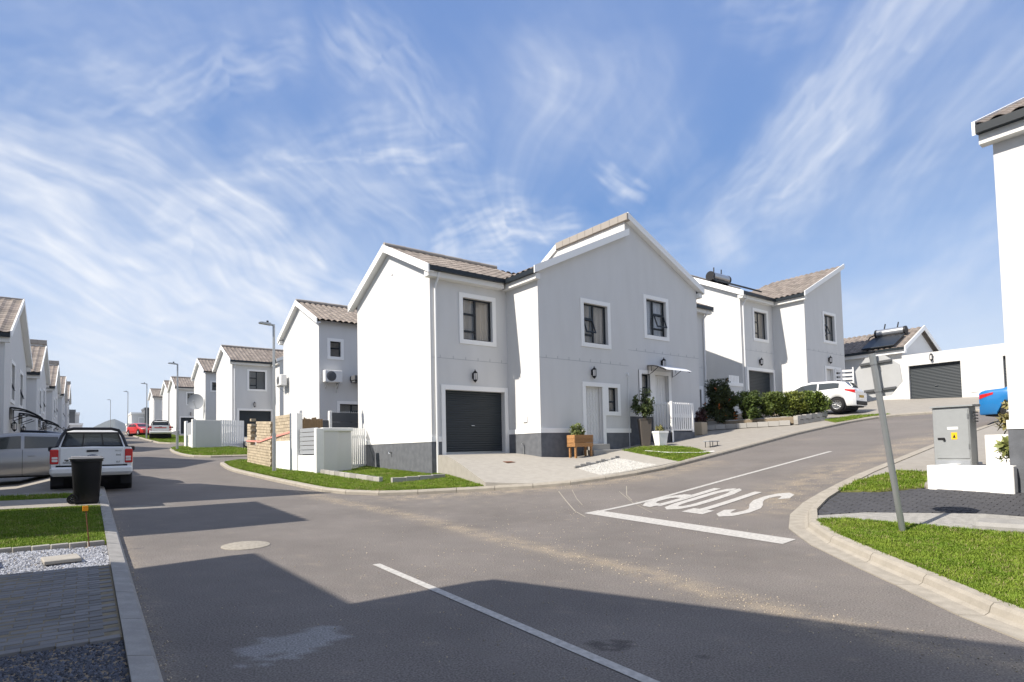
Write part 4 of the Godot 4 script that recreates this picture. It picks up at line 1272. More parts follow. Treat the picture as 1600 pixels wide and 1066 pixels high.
	for k in 5:
		var g := Geo.new()
		g.bev(V(0.0, 0.03, -0.68 + k * 0.135), V(0.02, 1.10, -0.60 + k * 0.135), 0.004)
		obj("slat", g, MT.barge, bal)
	# single house higher up the side street
	h = thing("house", "white and grey house behind the hedge with a half gable and a rooftop water heater", "house", at(27.8, 3.40, -15.0))
	unit(h, Transform3D.IDENTITY, 1.0)
	part("side_gate", "wgate", MT.barge, h, at(6.15, 0.35, 0.05, -0.9), func(g: Geo):
		for k in 9: g.box(V(0.0, 0.05 + k * 0.22, 0), V(0.9, 0.16 + k * 0.22, 0.03))
		g.box(V(0, 0, 0), V(0.06, 2.05, 0.04)); g.box(V(0.86, 0, 0), V(0.92, 2.05, 0.04)))
	heater("solar water heater with steel tank on the white and grey house's roof", at(28.5, 10.42, -18.4), atan(PITCH))
	# up the main street: backs and fronts in turn
	h = thing("house", "white gabled house with air conditioners on its walls behind the timber screen", "house", Transform3D(Basis(Vector3.UP, PI), V(10.35, 2.31, -36.96)), "gabled houses up the main street")
	unit(h, Transform3D.IDENTITY, -1.0, {"rear": true})
	part("awning", "awning", MT.vib_dark, h, at(-1.6, 3.0, -7.7), func(g: Geo):
		g.bev(V(-2.5, 0.1, -0.6), V(0, 0.35, 0.04), 0.02); g.bev(V(-2.5, 0.0, -0.5), V(-0.04, 0.1, 0.04), 0.01))
	h = thing("house", "gabled house with dark garage door and square window above its concrete driveway", "house", at(10.85, 3.10, -48.54), "gabled houses up the main street")
	unit(h, Transform3D.IDENTITY, 1.0, {"far": true, "down": -1.6})
	h = thing("house", "gabled house carrying a round satellite dish on its white wall", "house", Transform3D(Basis(Vector3.UP, PI), V(11.1, 3.67, -70.06)), "gabled houses up the main street")
	unit(h, Transform3D.IDENTITY, -1.0, {"far": true, "rear": true})
	h = thing("house", "distant gabled house with a garage behind the parked white pickup", "house", at(12.0, 4.57, -84.64), "gabled houses up the main street")
	unit(h, Transform3D.IDENTITY, 1.0, {"far": true})
	h = thing("house", "far narrow gabled house directly behind the distant garage house", "house", Transform3D(Basis(Vector3.UP, PI), V(12.2, 4.95, -102.5)), "gabled houses up the main street")
	unit(h, Transform3D.IDENTITY, -1.0, {"far": true, "rear": true})
	h = thing("house", "farthest gabled house of the row, before the flat roofed blocks", "house", at(12.75, 5.82, -114.2), "gabled houses up the main street")
	unit(h, Transform3D.IDENTITY, 1.0, {"far": true})
	# across the main street, fronts towards the road
	var labels := ["grey double house across the street, first behind the silver car, with black door canopies", "second grey double house of the row behind the parked cars", "third grey double house of the row behind the parked cars", "fourth grey double house of the row behind the parked cars", "fifth and last grey double house of the row behind the parked cars"]
	var spots := [[-25.4, 0.25, 0.0], [-40.8, 0.62, 0.35], [-55.3, 1.25, 0.35], [-69.8, 1.95, 0.0], [-84.3, 2.6, 0.35]]
	for i in 5:
		var z: float = spots[i][0]
		h = thing("double_house", labels[i], "house", Transform3D(Basis(Vector3.UP, PI / 2 - 0.037), V(-2.45 - 0.037 * z - [0.2, 0.2, 0.1, 0.0, 0.0][i], spots[i][1], z)), "double houses across the street")
		unit(h, Transform3D.IDENTITY, 1.0, {"far": true})
		unit(h, at(15.08, spots[i][2], 0), -1.0, {"far": true, "cap": true})
		if i < 2:
			for x in [4.9, 8.5]:
				part("door_canopy", "far_canopy", MT.black, h, at(x, 3.15, 0.02), func(g: Geo):
					for q in [0.0, 1.3]:
						var p := PackedVector3Array()
						for k in 7: p.append(V(q, 0.35 * (1.0 - pow(k / 6.0, 2.0)), k / 6.0 * 0.95))
						g.tube(p, 0.025, 5)
						g.tube(PackedVector3Array([V(q, 0.35, 0), V(q, -0.1, 0), V(q, 0.1, 0.45)]), 0.02, 5)
					var rows := []
					for k in 7: rows.append(PackedVector3Array([V(0, 0.37 * (1.0 - pow(k / 6.0, 2.0)) + 0.02, k / 6.0 * 0.95), V(1.3, 0.37 * (1.0 - pow(k / 6.0, 2.0)) + 0.02, k / 6.0 * 0.95)]))
					g.grid(rows, Vector3.INF, Vector3.UP))
	h = thing("double_house", "double house beside the brick paved drive whose roof shadow falls across the road", "house", Transform3D(Basis(Vector3.UP, PI / 2), V(-2.45, 0.05, 6.0)), "double houses across the street")
	unit(h, Transform3D.IDENTITY, 1.0, {"far": true})
	unit(h, at(15.08, 0, 0), -1.0, {"far": true})
	h = thing("house", "half gabled house beside the parked cars whose shadow crosses the road", "house", Transform3D(Basis(Vector3.UP, PI / 2 - 0.037), V(-1.75, -0.35, -24.0)), "double houses across the street")
	unit(h, Transform3D.IDENTITY, -1.0, {"far": true})
	h = thing("garage_wing", "narrow two storey wing beside the mown lawn casting the middle shadow", "house", Transform3D(Basis(Vector3.UP, PI / 2 - 0.037), V(-2.35, 0.1, -12.0)))
	var g := Geo.new()
	g.box(V(0, -1, -6), V(3.25, 5.9, 0))
	obj("wall", g, MT.wall, h)
	g = Geo.new()
	for s in [[V(-0.2, 5.9, 0.35), V(0, PITCH, -1)], [V(-0.2, 5.9, -6.35), V(0, PITCH, 1)]]:
		tiles(g, s[0], V(1, 0, 0), s[1].normalized(), 3.65, 3.35 * sqrt(1 + PITCH * PITCH), 3)
	obj("roof", g, MT.tile, h)
	g = Geo.new()
	for x in [0.0, 3.25]:
		g.poly(PackedVector3Array([V(x, 5.9, 0), V(x, 5.9, -6), V(x, 7.4, -3)]), V(x - 1.6, 0, 0))
	obj("gable", g, MT.wall, h)
	# south side of the side street
	h = thing("house", "tall white house wall with dark gutter rising beside the low white planter", "house", Transform3D(Basis(Vector3.UP, PI), V(10.16, 1.21, -2.95)))
	unit(h, Transform3D.IDENTITY, -1.0, {"down": -1.2})
	# head of the side street
	h = thing("bungalow", "low house with brown tiled roof and grey gable at the head of the side street", "house", at(37.6, 3.6, -12.9))
	g = Geo.new()
	g.box(V(0, -1, -9), V(5.6, 3.2, 0)); g.poly(PackedVector3Array([V(0, 3.2, 0), V(5.6, 3.2, 0), V(2.8, 4.6, 0)]), Vector3.BACK)
	obj("wall", g, MT.wall, h)
	g = Geo.new()
	var l3 := 3.15 * sqrt(1 + PITCH * PITCH)
	tiles(g, V(-0.35, 3.32, 0.25), V(0, 0, -1), V(1, PITCH, 0).normalized(), 9.5, l3, 4)
	tiles(g, V(5.95, 3.32, 0.25), V(0, 0, -1), V(-1, PITCH, 0).normalized(), 9.5, l3, 4)
	var rf := obj("roof", g, MT.tile, h)
	g = Geo.new()
	rake(g, V(-0.38, 3.36, 0.30), V(2.8, 4.88, 0.30), 0.26, V(0, 0, -0.05)); rake(g, V(5.98, 3.36, 0.30), V(2.8, 4.88, 0.30), 0.26, V(0, 0, -0.05))
	g.box(V(-0.3, 3.02, -9), V(-0.001, 3.2, 0.24))
	obj("bargeboard", g, MT.barge, rf)
	g = Geo.new()
	g.box(V(-0.42, 3.2, -9), V(-0.3, 3.33, 0.24))
	obj("gutter", g, MT.gutter, rf)
	heater("solar water heater with panel on the low brown roofed house", at(39.2, 7.8, -14.0, -PI / 2), atan(PITCH), true)
	h = thing("garage_block", "flat roofed white garage block with dark roller doors at the side street's head", "garage", Transform3D(Basis(Vector3.UP, -PI / 2), V(37.1, 3.68, -12.75)))
	g = Geo.new()
	wall_holes(g, V(0, -1, 0), V(1, 0, 0), 9.5, 3.75, [[0.3, 1.0, 2.66, 3.13], [4.4, 1.0, 6.8, 3.13]], Vector3.BACK, 0.25)
	g.quad(V(0, 2.75, 0), V(9.5, 2.75, 0), V(9.5, 2.75, -6), V(0, 2.75, -6), Vector3.UP)
	g.quad(V(0, -1, 0), V(0, 2.75, 0), V(0, 2.75, -6), V(0, -1, -6), Vector3.LEFT); g.quad(V(9.5, -1, 0), V(9.5, 2.75, 0), V(9.5, 2.75, -6), V(9.5, -1, -6), Vector3.RIGHT)
	g.quad(V(0, -1, -6), V(9.5, -1, -6), V(9.5, 2.75, -6), V(0, 2.75, -6), Vector3.FORWARD)
	obj("wall", g, MT.wall, h)
	garage_door(h, at(0.3, 0.0, 0), 2.36, 2.13)
	garage_door(h, at(4.4, 0.0, 0), 2.4, 2.13)
	lantern(h, at(1.42, 2.45, 0))
	g = Geo.new()
	g.bev(V(3.05, 0.45, 0), V(3.35, 0.5, 0.04), 0.005); g.bev(V(3.31, 0.5, 0), V(3.35, 0.7, 0.04), 0.005)
	obj("meter_box", g, MT.trim, h)
	# flat roofed blocks at the top of the main street
	for q in [[12.9, -140.0, 2.6, 4.75, 8.0, "white", "pale flat roofed block closing the street beyond the red car", 1], [14.9, -139.0, 2.2, 5.7, 6.0, "dark", "dark grey flat roofed block beside the pale one", 0], [1.6, -120.0, 1.1, 3.5, 4.0, "dark", "charcoal block rising behind the last grey double house", 0], [2.35, -120.5, 0.75, 3.1, 4.0, "white", "stepped cream block next to the charcoal one", 0], [2.0, -118.5, 2.2, 1.3, 1.0, "white", "low white wall in front of the charcoal block", 0], [11.2, -138.0, 1.0, 2.4, 2.0, "white", "low white wall before the pale flat roofed block", 0]]:
		h = thing("flat_block", q[6], "building", at(q[0], hz(q[1]), q[1]))
		g = Geo.new()
		g.box(V(-q[2] / 2, -2, -q[4]), V(q[2] / 2, q[3], 0))
		obj("wall", g, MT.wall if q[5] == "white" else MT.vib_dark, h)
		g = Geo.new()
		g.box(V(-q[2] / 2 - 0.1, q[3] - 0.25, -q[4] - 0.1), V(q[2] / 2 + 0.1, q[3] + 0.1, 0.1))
		obj("parapet", g, MT.trim if q[5] == "white" else MT.plinth, h)
		if q[7]:
			window(h, at(0.0, q[3] * 0.6, 0.003), 0.8, 0.9, "bare", true)
	# mountain
	g = Geo.new()
	var pr := [[-700, 20], [-400, 38], [-150, 60], [-20, 84], [60, 104], [97, 119], [125, 137], [155, 154], [175, 163], [188, 166], [203, 159], [237, 140], [300, 130], [420, 104], [600, 66], [900, 20]]
	var rows := []
	for d in [[0.0, 0.0], [180.0, 0.55], [300.0, 1.0], [600.0, 0.4]]:
		var row := PackedVector3Array()
		for k in pr.size():
			var p: Array = pr[k]
			row.append(V(p[0] + (300.0 - d[0]) * 0.05 * sin(k * 2.1), (p[1] + 30.0) * d[1] * (1.0 + 0.04 * sin(k * 1.7 + d[0]) * (1.0 - absf(d[1] - 0.5) * 2.0)) - 30.0, -2700.0 - d[0]))
		rows.append(row)
	g.grid(rows, Vector3.INF, Vector3.UP)
	struct("mountain", g, MT.mountain, "lone blue mountain at the end of the street")

func heater(label: String, xf: Transform3D, pitch: float, panel := false) -> void:
	var h := thing("water_heater", label, "water heater", xf)
	part("tank", "tank", MT.rim, h, Transform3D.IDENTITY, func(g: Geo):
		g.tube(PackedVector3Array([V(-0.7, 0.36, 0), V(0.75, 0.36, 0)]), 0.25, 18))
	for s in [-1.0, 1.0]:
		part("end_cap", "tankcap%d" % int(s), MT.dark_plastic, h, Transform3D.IDENTITY, func(g: Geo):
			g.tube(PackedVector3Array([V(0.025 + s * 0.82, 0.36, 0), V(0.025 + s * 0.715, 0.36, 0)]), 0.262, 18))
		part("pipe", "tankpipe%d" % int(s), MT.dark_plastic, h, Transform3D.IDENTITY, func(g: Geo):
			g.tube(PackedVector3Array([V(s * 0.35, 0.55, -0.05), V(s * 0.35 + 0.07, 0.92, -0.08)]), 0.035, 6))
		part("bracket", "tankleg%d" % int(s), MT.dark_plastic, h, Transform3D.IDENTITY, func(g: Geo):
			g.box(V(s * 0.55 - 0.05, -0.1, -0.2), V(s * 0.55 + 0.05, 0.25, 0.2)))
	part("pipe", "tankbend", MT.dark_plastic, h, Transform3D.IDENTITY, func(g: Geo):
		g.tube(PackedVector3Array([V(-0.7, 0.3, 0.2), V(-1.0, 0.2, 0.3), V(-1.05, 0.05, 0.4)]), 0.04, 6))
	part("solar_panel", "solar_panel", MT.alu, h, Transform3D(Basis(Vector3.RIGHT, pitch), V(0, 0.06, 0.25)), func(g: Geo):
		g.bev(V(-0.85, 0.0, 0.0), V(0.85, 0.08, 1.9), 0.01))

# ---- vehicles: a lofted shell along local +x (nose), wheels, lamps, glass ----
func curve(t: Array, x: float) -> float:
	for i in range(0, t.size() - 2, 2):
		if x <= t[i + 2]:
			return lerpf(t[i + 1], t[i + 3], clampf((x - t[i]) / maxf(0.0001, t[i + 2] - t[i]), 0.0, 1.0))
	return t[-1]

func section(d: Dictionary, x: float, grow := 0.0) -> PackedVector3Array:
	var w: float = curve(d.half, x) + grow
	var top: float = curve(d.top, x) + grow
	var belt: float = minf(curve(d.belt, x), top)
	var sill: float = d.sill
	for wx in [d.rear, d.front]:
		var r: float = d.arch
		if absf(x - wx) < r:
			sill = maxf(sill, d.wheel + sqrt(r * r - (x - wx) * (x - wx)))
	var cab := clampf((top - belt) / 0.25, 0.0, 1.0)
	var rw: float = w * lerpf(0.93, d.roof, clampf((top - belt) / 0.5, 0.0, 1.0))
	var o := PackedVector3Array()
	o.append(V(x, sill, w * 0.93)); o.append(V(x, minf(sill + 0.06, belt), w * 0.985)); o.append(V(x, lerpf(sill, belt, 0.55), w)); o.append(V(x, belt - 0.06, w * 0.985)); o.append(V(x, belt, w * 0.955))
	o.append(V(x, lerpf(belt, top - 0.05 * cab, 0.5), lerpf(w * 0.955, rw, 0.5))); o.append(V(x, top - 0.06 * cab - 0.012, rw)); o.append(V(x, top - 0.02 * cab, rw - 0.07)); o.append(V(x, top, rw * 0.55)); o.append(V(x, top + 0.01, 0))
	return o

func side_glass(d: Dictionary, x0: float, x1: float, s: float, grow := 0.008) -> Geo:
	var g := Geo.new()
	var rows := []
	for i in 13:
		var x := lerpf(x0, x1, i / 12.0)
		var c := section(d, x, grow)
		var lo := c[4]
		var hi := c[6]
		rows.append(PackedVector3Array([V(x, lerpf(lo.y, hi.y, 0.08), lerpf(lo.z, hi.z, 0.08) * s), V(x, lerpf(lo.y, hi.y, 0.5), lerpf(lo.z, hi.z, 0.5) * s), V(x, lerpf(lo.y, hi.y, 0.88), lerpf(lo.z, hi.z, 0.88) * s)]))
	g.grid(rows, V((x0 + x1) / 2, 0.8, 0))
	return g

func top_glass(d: Dictionary, x0: float, x1: float, k := 0.92) -> Geo:
	var g := Geo.new()
	var rows := []
	for i in 7:
		var x := lerpf(x0, x1, i / 6.0)
		var c := section(d, x, 0.01)
		rows.append(PackedVector3Array([V(x, c[7].y, -c[7].z * k), V(x, c[8].y, -c[8].z), c[9], V(x, c[8].y, c[8].z), V(x, c[7].y, c[7].z * k)]))
	g.grid(rows, V((x0 + x1) / 2, 0.3, 0))
	return g

func wheel(parent: Node, p: Vector3, r: float, wd: float, s: float) -> void:
	var o := part("wheel", "tyre%.2f%.2f" % [r, wd], MT.tyre, parent, Transform3D(Basis(Vector3.RIGHT, PI / 2 * s), p), func(g: Geo):
		g.lathe([[r * 0.62, -wd / 2], [r * 0.93, -wd / 2], [r, -wd * 0.36], [r, wd * 0.36], [r * 0.93, wd / 2], [r * 0.66, wd / 2], [r * 0.6, wd * 0.3]], 28))
	part("rim", "rim%.2f%.2f" % [r, wd], MT.rim, o, Transform3D.IDENTITY, func(g: Geo):
		g.lathe([[r * 0.66, wd * 0.46], [r * 0.6, wd * 0.44], [r * 0.58, wd * 0.2], [0.0, wd * 0.1]], 24)
		for k in 10:
			var a := TAU * k / 10
			g.tube(PackedVector3Array([V(cos(a) * r * 0.1, wd * 0.38, sin(a) * r * 0.1), V(cos(a) * r * 0.6, wd * 0.42, sin(a) * r * 0.6)]), r * 0.05, 5)
		g.lathe([[0.0, wd * 0.45], [r * 0.14, wd * 0.42], [r * 0.16, wd * 0.2]], 12))

func car(label: String, d: Dictionary, paint: String, xf: Transform3D, category := "car", group := "") -> Node3D:
	var o := thing(d.name, label, category, xf, group)
	var g := Geo.new()
	var rows := []
	var n := 56
	for i in n + 1:
		var x: float = lerpf(d.x0, d.x1, float(i) / n)
		var c := section(d, x)
		var row := PackedVector3Array()
		for p in c: row.append(p)
		for k in range(c.size() - 2, -1, -1): row.append(V(c[k].x, c[k].y, -c[k].z))
		rows.append(row)
	g.grid(rows, V((d.x0 + d.x1) / 2, 0.55, 0), Vector3.ZERO, 0.75)
	for e in [0, n]:
		var pts: PackedVector3Array = rows[e]
		g.poly(pts, V(-1 if e == 0 else 1, 0, 0))
	obj("body", g, MT[paint], o)
	g = Geo.new()
	g.box(V(d.x0 + 0.15, d.sill - 0.05, -d.w * 0.8), V(d.x1 - 0.15, d.sill + 0.12, d.w * 0.8))
	for wx in [d.rear, d.front]:
		g.tube(PackedVector3Array([V(wx, d.wheel, -d.w * 0.9), V(wx, d.wheel, d.w * 0.9)]), d.arch * 0.99, 20)
	obj("underbody", g, MT.black, o)
	for wx in [d.rear, d.front]:
		for s in [-1.0, 1.0]:
			wheel(o, V(wx, d.wheel, s * (d.w - 0.1)), d.wheel, 0.21, s)
	for q in d.glass:
		for s in [-1.0, 1.0]:
			obj("side_window", side_glass(d, q[0], q[1], s), MT.car_glass, o)
	for q in d.screens:
		obj("windscreen", top_glass(d, q[0], q[1]), MT.car_glass, o)
	for s in [-1.0, 1.0]:
		g = Geo.new()
		g.bev(V(d.mirror, curve(d.belt, d.mirror) - 0.0, minf(s * d.w * 0.97, s * (d.w + 0.2))), V(d.mirror + 0.09, curve(d.belt, d.mirror) + 0.15, maxf(s * d.w * 0.97, s * (d.w + 0.2))), 0.03)
		obj("mirror", g, MT.dark_plastic if d.name == "pickup_truck" else MT[paint], o)
		g = Geo.new()
		var hw := curve(d.half, d.x1 - 0.12)
		g.bev(V(d.x1 - 0.28, d.lamp_y, s * hw * 0.78 - 0.17), V(d.x1 - 0.0, d.lamp_y + 0.14, s * hw * 0.78 + 0.17), 0.05)
		obj("headlight", g, MT.lamp_clear, o)
		g = Geo.new()
		var tw := curve(d.half, d.x0 + 0.08)
		if d.name == "pickup_truck":
			g.bev(V(d.x0 - 0.03, 0.80, s * (tw - 0.095) - 0.09), V(d.x0 + 0.14, 1.18, s * (tw - 0.095) + 0.09), 0.02)
		else:
			var lr := []
			for i in 7:
				var x: float = d.x0 + 0.02 + i * 0.065
				var yy: float = d.tail_y + i * 0.022
				var c := curve(d.half, x) + 0.012
				lr.append(PackedVector3Array([V(x - 0.03, yy, s * (c - 0.26 + i * 0.035)), V(x - 0.012, yy, s * c * 0.985), V(x, yy + 0.14 - i * 0.012, s * c * 0.975), V(x - 0.0, yy + 0.14 - i * 0.012, s * (c - 0.26 + i * 0.035))]))
			g.grid(lr, V(d.x0 + 1.0, 0.6, 0))
		obj("tail_light", g, MT.lamp_red, o)
	if d.has("lines"):
		for x in d.lines:
			for s in [-1.0, 1.0]:
				g = Geo.new()
				var c := section(d, x, 0.002)
				for k in range(0, 4):
					g.quad(V(x - 0.005, c[k].y, c[k].z * s), V(x + 0.005, c[k].y, c[k].z * s), V(x + 0.005, c[k + 1].y, c[k + 1].z * s), V(x - 0.005, c[k + 1].y, c[k + 1].z * s), V(0, 0, s))
				obj("door_gap", g, MT.black, o)
				g = Geo.new()
				g.bev(V(x - 0.3, 0.83, s * (d.w - 0.005) - 0.02), V(x - 0.12, 0.86, s * (d.w - 0.005) + 0.02), 0.01)
				obj("door_handle", g, MT[paint], o)
	return o

const HATCH := {"name": "hatchback_car", "x0": -2.0, "x1": 2.05, "w": 0.87, "sill": 0.24, "wheel": 0.32, "arch": 0.375, "rear": -1.25, "front": 1.32, "roof": 0.80, "mirror": 0.75, "lamp_y": 0.66, "tail_y": 0.82,
	"half": [-2.0, 0.68, -1.85, 0.80, -1.4, 0.87, 1.2, 0.87, 1.75, 0.80, 2.05, 0.60], "top": [-2.0, 0.90, -1.93, 1.0, -1.55, 1.36, -1.1, 1.45, -0.1, 1.49, 0.35, 1.42, 1.12, 1.0, 1.75, 0.86, 2.05, 0.62],
	"belt": [-2.0, 1.0, -1.5, 1.06, 0.0, 0.98, 1.2, 0.94, 2.05, 0.7], "glass": [[-1.35, -0.45], [-0.38, 0.72]], "screens": [[-1.86, -1.56], [0.45, 1.08]], "lines": [-0.42, 0.72]}
const SEDAN := {"name": "sedan_car", "x0": -2.25, "x1": 2.2, "w": 0.88, "sill": 0.24, "wheel": 0.32, "arch": 0.38, "rear": -1.32, "front": 1.35, "roof": 0.78, "mirror": 0.7, "lamp_y": 0.64, "tail_y": 0.76,
	"half": [-2.25, 0.70, -2.05, 0.82, -1.5, 0.88, 1.2, 0.88, 1.85, 0.8, 2.2, 0.6], "top": [-2.25, 0.95, -2.15, 1.05, -1.6, 1.08, -1.0, 1.36, -0.2, 1.46, 0.3, 1.40, 1.05, 0.99, 1.8, 0.86, 2.2, 0.64],
	"belt": [-2.25, 1.0, -1.4, 1.02, 0.0, 0.96, 1.2, 0.92, 2.2, 0.7], "glass": [[-1.0, -0.3], [-0.22, 0.7]], "screens": [[-1.52, -1.02], [0.4, 1.0]], "lines": [-0.25, 0.72]}
const WAGON := {"name": "estate_car", "x0": -2.3, "x1": 2.25, "w": 0.90, "sill": 0.26, "wheel": 0.33, "arch": 0.39, "rear": -1.35, "front": 1.42, "roof": 0.80, "mirror": 0.85, "lamp_y": 0.68, "tail_y": 0.85,
	"half": [-2.3, 0.72, -2.1, 0.83, -1.6, 0.90, 1.2, 0.90, 1.85, 0.82, 2.25, 0.6], "top": [-2.3, 0.95, -2.2, 1.06, -1.75, 1.42, -1.2, 1.52, -0.1, 1.56, 0.4, 1.50, 1.25, 1.04, 1.9, 0.9, 2.25, 0.66],
	"belt": [-2.3, 1.06, -1.5, 1.06, 0.0, 1.02, 1.3, 0.98, 2.25, 0.72], "glass": [[-1.72, -1.15], [-1.08, -0.28], [-0.2, 0.85]], "screens": [[-2.12, -1.8], [0.5, 1.2]], "lines": [-1.1, -0.24, 0.86]}
const PICKUP := {"name": "pickup_truck", "x0": -2.62, "x1": 2.6, "w": 0.92, "sill": 0.48, "wheel": 0.39, "arch": 0.46, "rear": -1.5, "front": 1.68, "roof": 0.78, "mirror": 0.95, "lamp_y": 0.90, "tail_y": 0.85,
	"half": [-2.62, 0.88, -2.5, 0.92, 1.4, 0.92, 2.2, 0.88, 2.6, 0.70], "top": [-2.62, 1.24, -1.02, 1.26, -0.98, 1.28, -0.80, 1.76, -0.3, 1.80, 0.2, 1.78, 0.45, 1.70, 1.15, 1.22, 2.2, 1.12, 2.6, 0.86],
	"belt": [-2.62, 1.22, -1.0, 1.22, 0.8, 1.18, 1.3, 1.14, 2.6, 0.9], "glass": [[-0.78, -0.15], [-0.06, 0.85]], "screens": [[0.5, 1.12]], "lines": [-0.1, 0.9]}

func text(s: String, size: float, m: Material, parent: Node, xf: Transform3D, called := "lettering") -> void:
	var t := TextMesh.new()
	t.text = s
	var f := SystemFont.new()
	f.font_names = PackedStringArray(["Droid Sans"])
	t.font = f
	t.font_size = 32
	t.pixel_size = size / 32.0
	t.depth = 0.004
	obj(called, t, m, parent, xf)

func pickup(label: String, xf: Transform3D, near: bool) -> void:
	var o := car(label, PICKUP, "car_white", xf, "pickup", "white pickups")
	var face := Transform3D(Basis(V(0, 0, 1), V(0, 1, 0), V(-1, 0, 0)), V(-2.62, 0, 0))   # local x to the truck's right as seen from behind
	var g := Geo.new()
	g.bev(V(-2.66, 0.76, -0.70), V(-2.60, 1.235, 0.70), 0.02)
	var gate := obj("tailgate", g, MT.car_white, o)
	g = Geo.new()
	g.bev(V(-2.69, 1.11, -0.13), V(-2.64, 1.16, 0.13), 0.01)
	obj("handle", g, MT.black, gate)
	g = Geo.new()
	g.bev(V(-2.80, 0.52, -0.90), V(-2.55, 0.72, 0.90), 0.05)
	obj("bumper", g, MT.car_white, o)
	g = Geo.new()
	g.box(V(-2.64, 0.715, -0.78), V(-2.57, 0.765, 0.78))
	obj("bumper_step", g, MT.black, o)
	# cab back window in a black frame, three panes
	g = Geo.new()
	var w0 := 0.74
	var w1 := 0.62
	var lo := V(-1.03, 1.27, 0)
	var hi := V(-0.86, 1.70, 0)
	g.poly(PackedVector3Array([V(lo.x, lo.y, -w0), V(lo.x, lo.y, w0), V(hi.x, hi.y, w1), V(hi.x, hi.y, -w1)]), V(-1, 0.3, 0))
	var bw := obj("back_window_frame", g, MT.black, o)
	for q in [[-0.93, -0.36], [-0.31, 0.31], [0.36, 0.93]]:
		g = Geo.new()
		g.poly(PackedVector3Array([V(lo.x - 0.005, lo.y + 0.04, w0 * q[0]), V(lo.x - 0.005, lo.y + 0.04, w0 * q[1]), V(hi.x - 0.02, hi.y - 0.05, w1 * q[1]), V(hi.x - 0.02, hi.y - 0.05, w1 * q[0])]), V(-1, 0.3, 0))
		obj("pane", g, MT.car_glass if not near else MT.glassy, bw)
	g = Geo.new()
	for x in [-1.12, -1.22]:
		g.tube(PackedVector3Array([V(x - 0.5, 1.26, -0.80), V(x - 0.05, 1.55, -0.72), V(x + 0.1, 1.74, -0.62), V(x + 0.12, 1.79, -0.45), V(x + 0.12, 1.79, 0.45), V(x + 0.1, 1.74, 0.62), V(x - 0.05, 1.55, 0.72), V(x - 0.5, 1.26, 0.80)]), 0.04, 8)
	obj("sports_bar", g, MT.dark_plastic, o)
	g = Geo.new()
	for s in [-1.0, 1.0]: g.bev(V(-2.2, 0.22, s * 0.76 - 0.13), V(-2.16, 0.56, s * 0.76 + 0.13), 0.01)
	obj("mud_flap", g, MT.black, o)
	for s in [-1.0, 1.0]:
		for y in [0.93, 1.0]:
			g = Geo.new()
			g.bev(V(-2.665, y - 0.07, s * 0.80 - 0.06), V(-2.63, y - 0.015, s * 0.80 + 0.06), 0.006)
			obj("lens", g, MT.lamp_clear, o)
	if near:
		g = Geo.new()
		g.lathe([[0.0, 0.02], [0.10, 0.02], [0.115, 0.012], [0.12, 0.0]], 28)
		var badge := obj("badge", g, MT.badge, gate, Transform3D(Basis(V(0, 0, 1), V(-1, 0, 0), V(0, -0.42, 0)), V(-2.66, 0.99, 0)))
		badge.name = "badge"
		text("Ford", 0.085, MT.chrome, gate, Transform3D(Basis(V(0, 0, 1), V(0, 1, 0), V(-1, 0, 0)), V(-2.685, 0.99, 0)))
		text("RANGER", 0.06, MT.black, gate, Transform3D(Basis(V(0, 0, 1), V(0, 1, 0), V(-1, 0, 0)), V(-2.665, 0.83, -0.52)))
		text("XLT", 0.06, MT.black, gate, Transform3D(Basis(V(0, 0, 1), V(0, 1, 0), V(-1, 0, 0)), V(-2.665, 0.83, 0.57)))
		text("4x4", 0.07, MT.black, gate, Transform3D(Basis(V(0, 0, 1), V(0, 1, 0), V(-1, 0, 0)), V(-2.665, 1.02, 0.57)))
		text("TDCi 3.2", 0.04, MT.black, gate, Transform3D(Basis(V(0, 0, 1), V(0, 1, 0), V(-1, 0, 0)), V(-2.665, 1.13, 0.57)))
	else:
		g = Geo.new()
		g.box(V(-2.675, 1.0, -0.5), V(-2.66, 1.08, 0.5))
		obj("red_sticker", g, MT.red_print, gate)

func vehicles() -> void:
	var gm := mat("glassy", Color(0.20, 0.24, 0.25), 0.05)
	gm.transparency = BaseMaterial3D.TRANSPARENCY_ALPHA
	gm.albedo_color.a = 0.2
	var north := PI / 2 - 0.04
	pickup("white double cab pickup with black sports bar parked on the kerb behind the wheelie bin", at(0.84, H(0.8, -20.5) - 0.08, -22.0, north), true)
	car("silver estate car parked across the paved drive beside the white pickup", WAGON, "car_silver", at(-1.2, 0.90, -25.98, PI + 0.02).scaled_local(Vector3.ONE * 1.1))
	car("dark estate car parked beyond the silver one", WAGON, "car_dark", at(-1.6, H(-1, -35) - 0.1, -35.4, PI))
	pickup("distant white pickup with red tailgate sticker parked on the dry verge", at(8.1, H(8, -68) + 0.08, -68.2, PI / 2 - 0.12), false)
	car("small red hatchback parked far up the street", HATCH, "car_red", at(7.9, H(8, -84) + 0.1, -84.0, PI / 2 + PI + 0.3))
	var w := car("white hatchback parked nose in behind the hedge", HATCH, "car_white", at(29.1, H(29, -13.5) + 0.14, -13.75, PI / 2 + 0.06))
	var g := Geo.new()
	g.bev(V(-2.03, 0.62, -0.24), V(-2.0, 0.73, 0.24), 0.005)
	obj("number_plate", g, MT.plate, w)
	g = Geo.new()
	g.bev(V(-2.05, 0.28, -0.6), V(-1.9, 0.46, 0.6), 0.03)
	obj("rear_diffuser", g, MT.black, w)
	car("bright blue sedan parked beside the tall white house", SEDAN, "car_blue", at(25.15, H(25.1, -5) + 0.11, -3.95, -PI / 2 + 0.04))

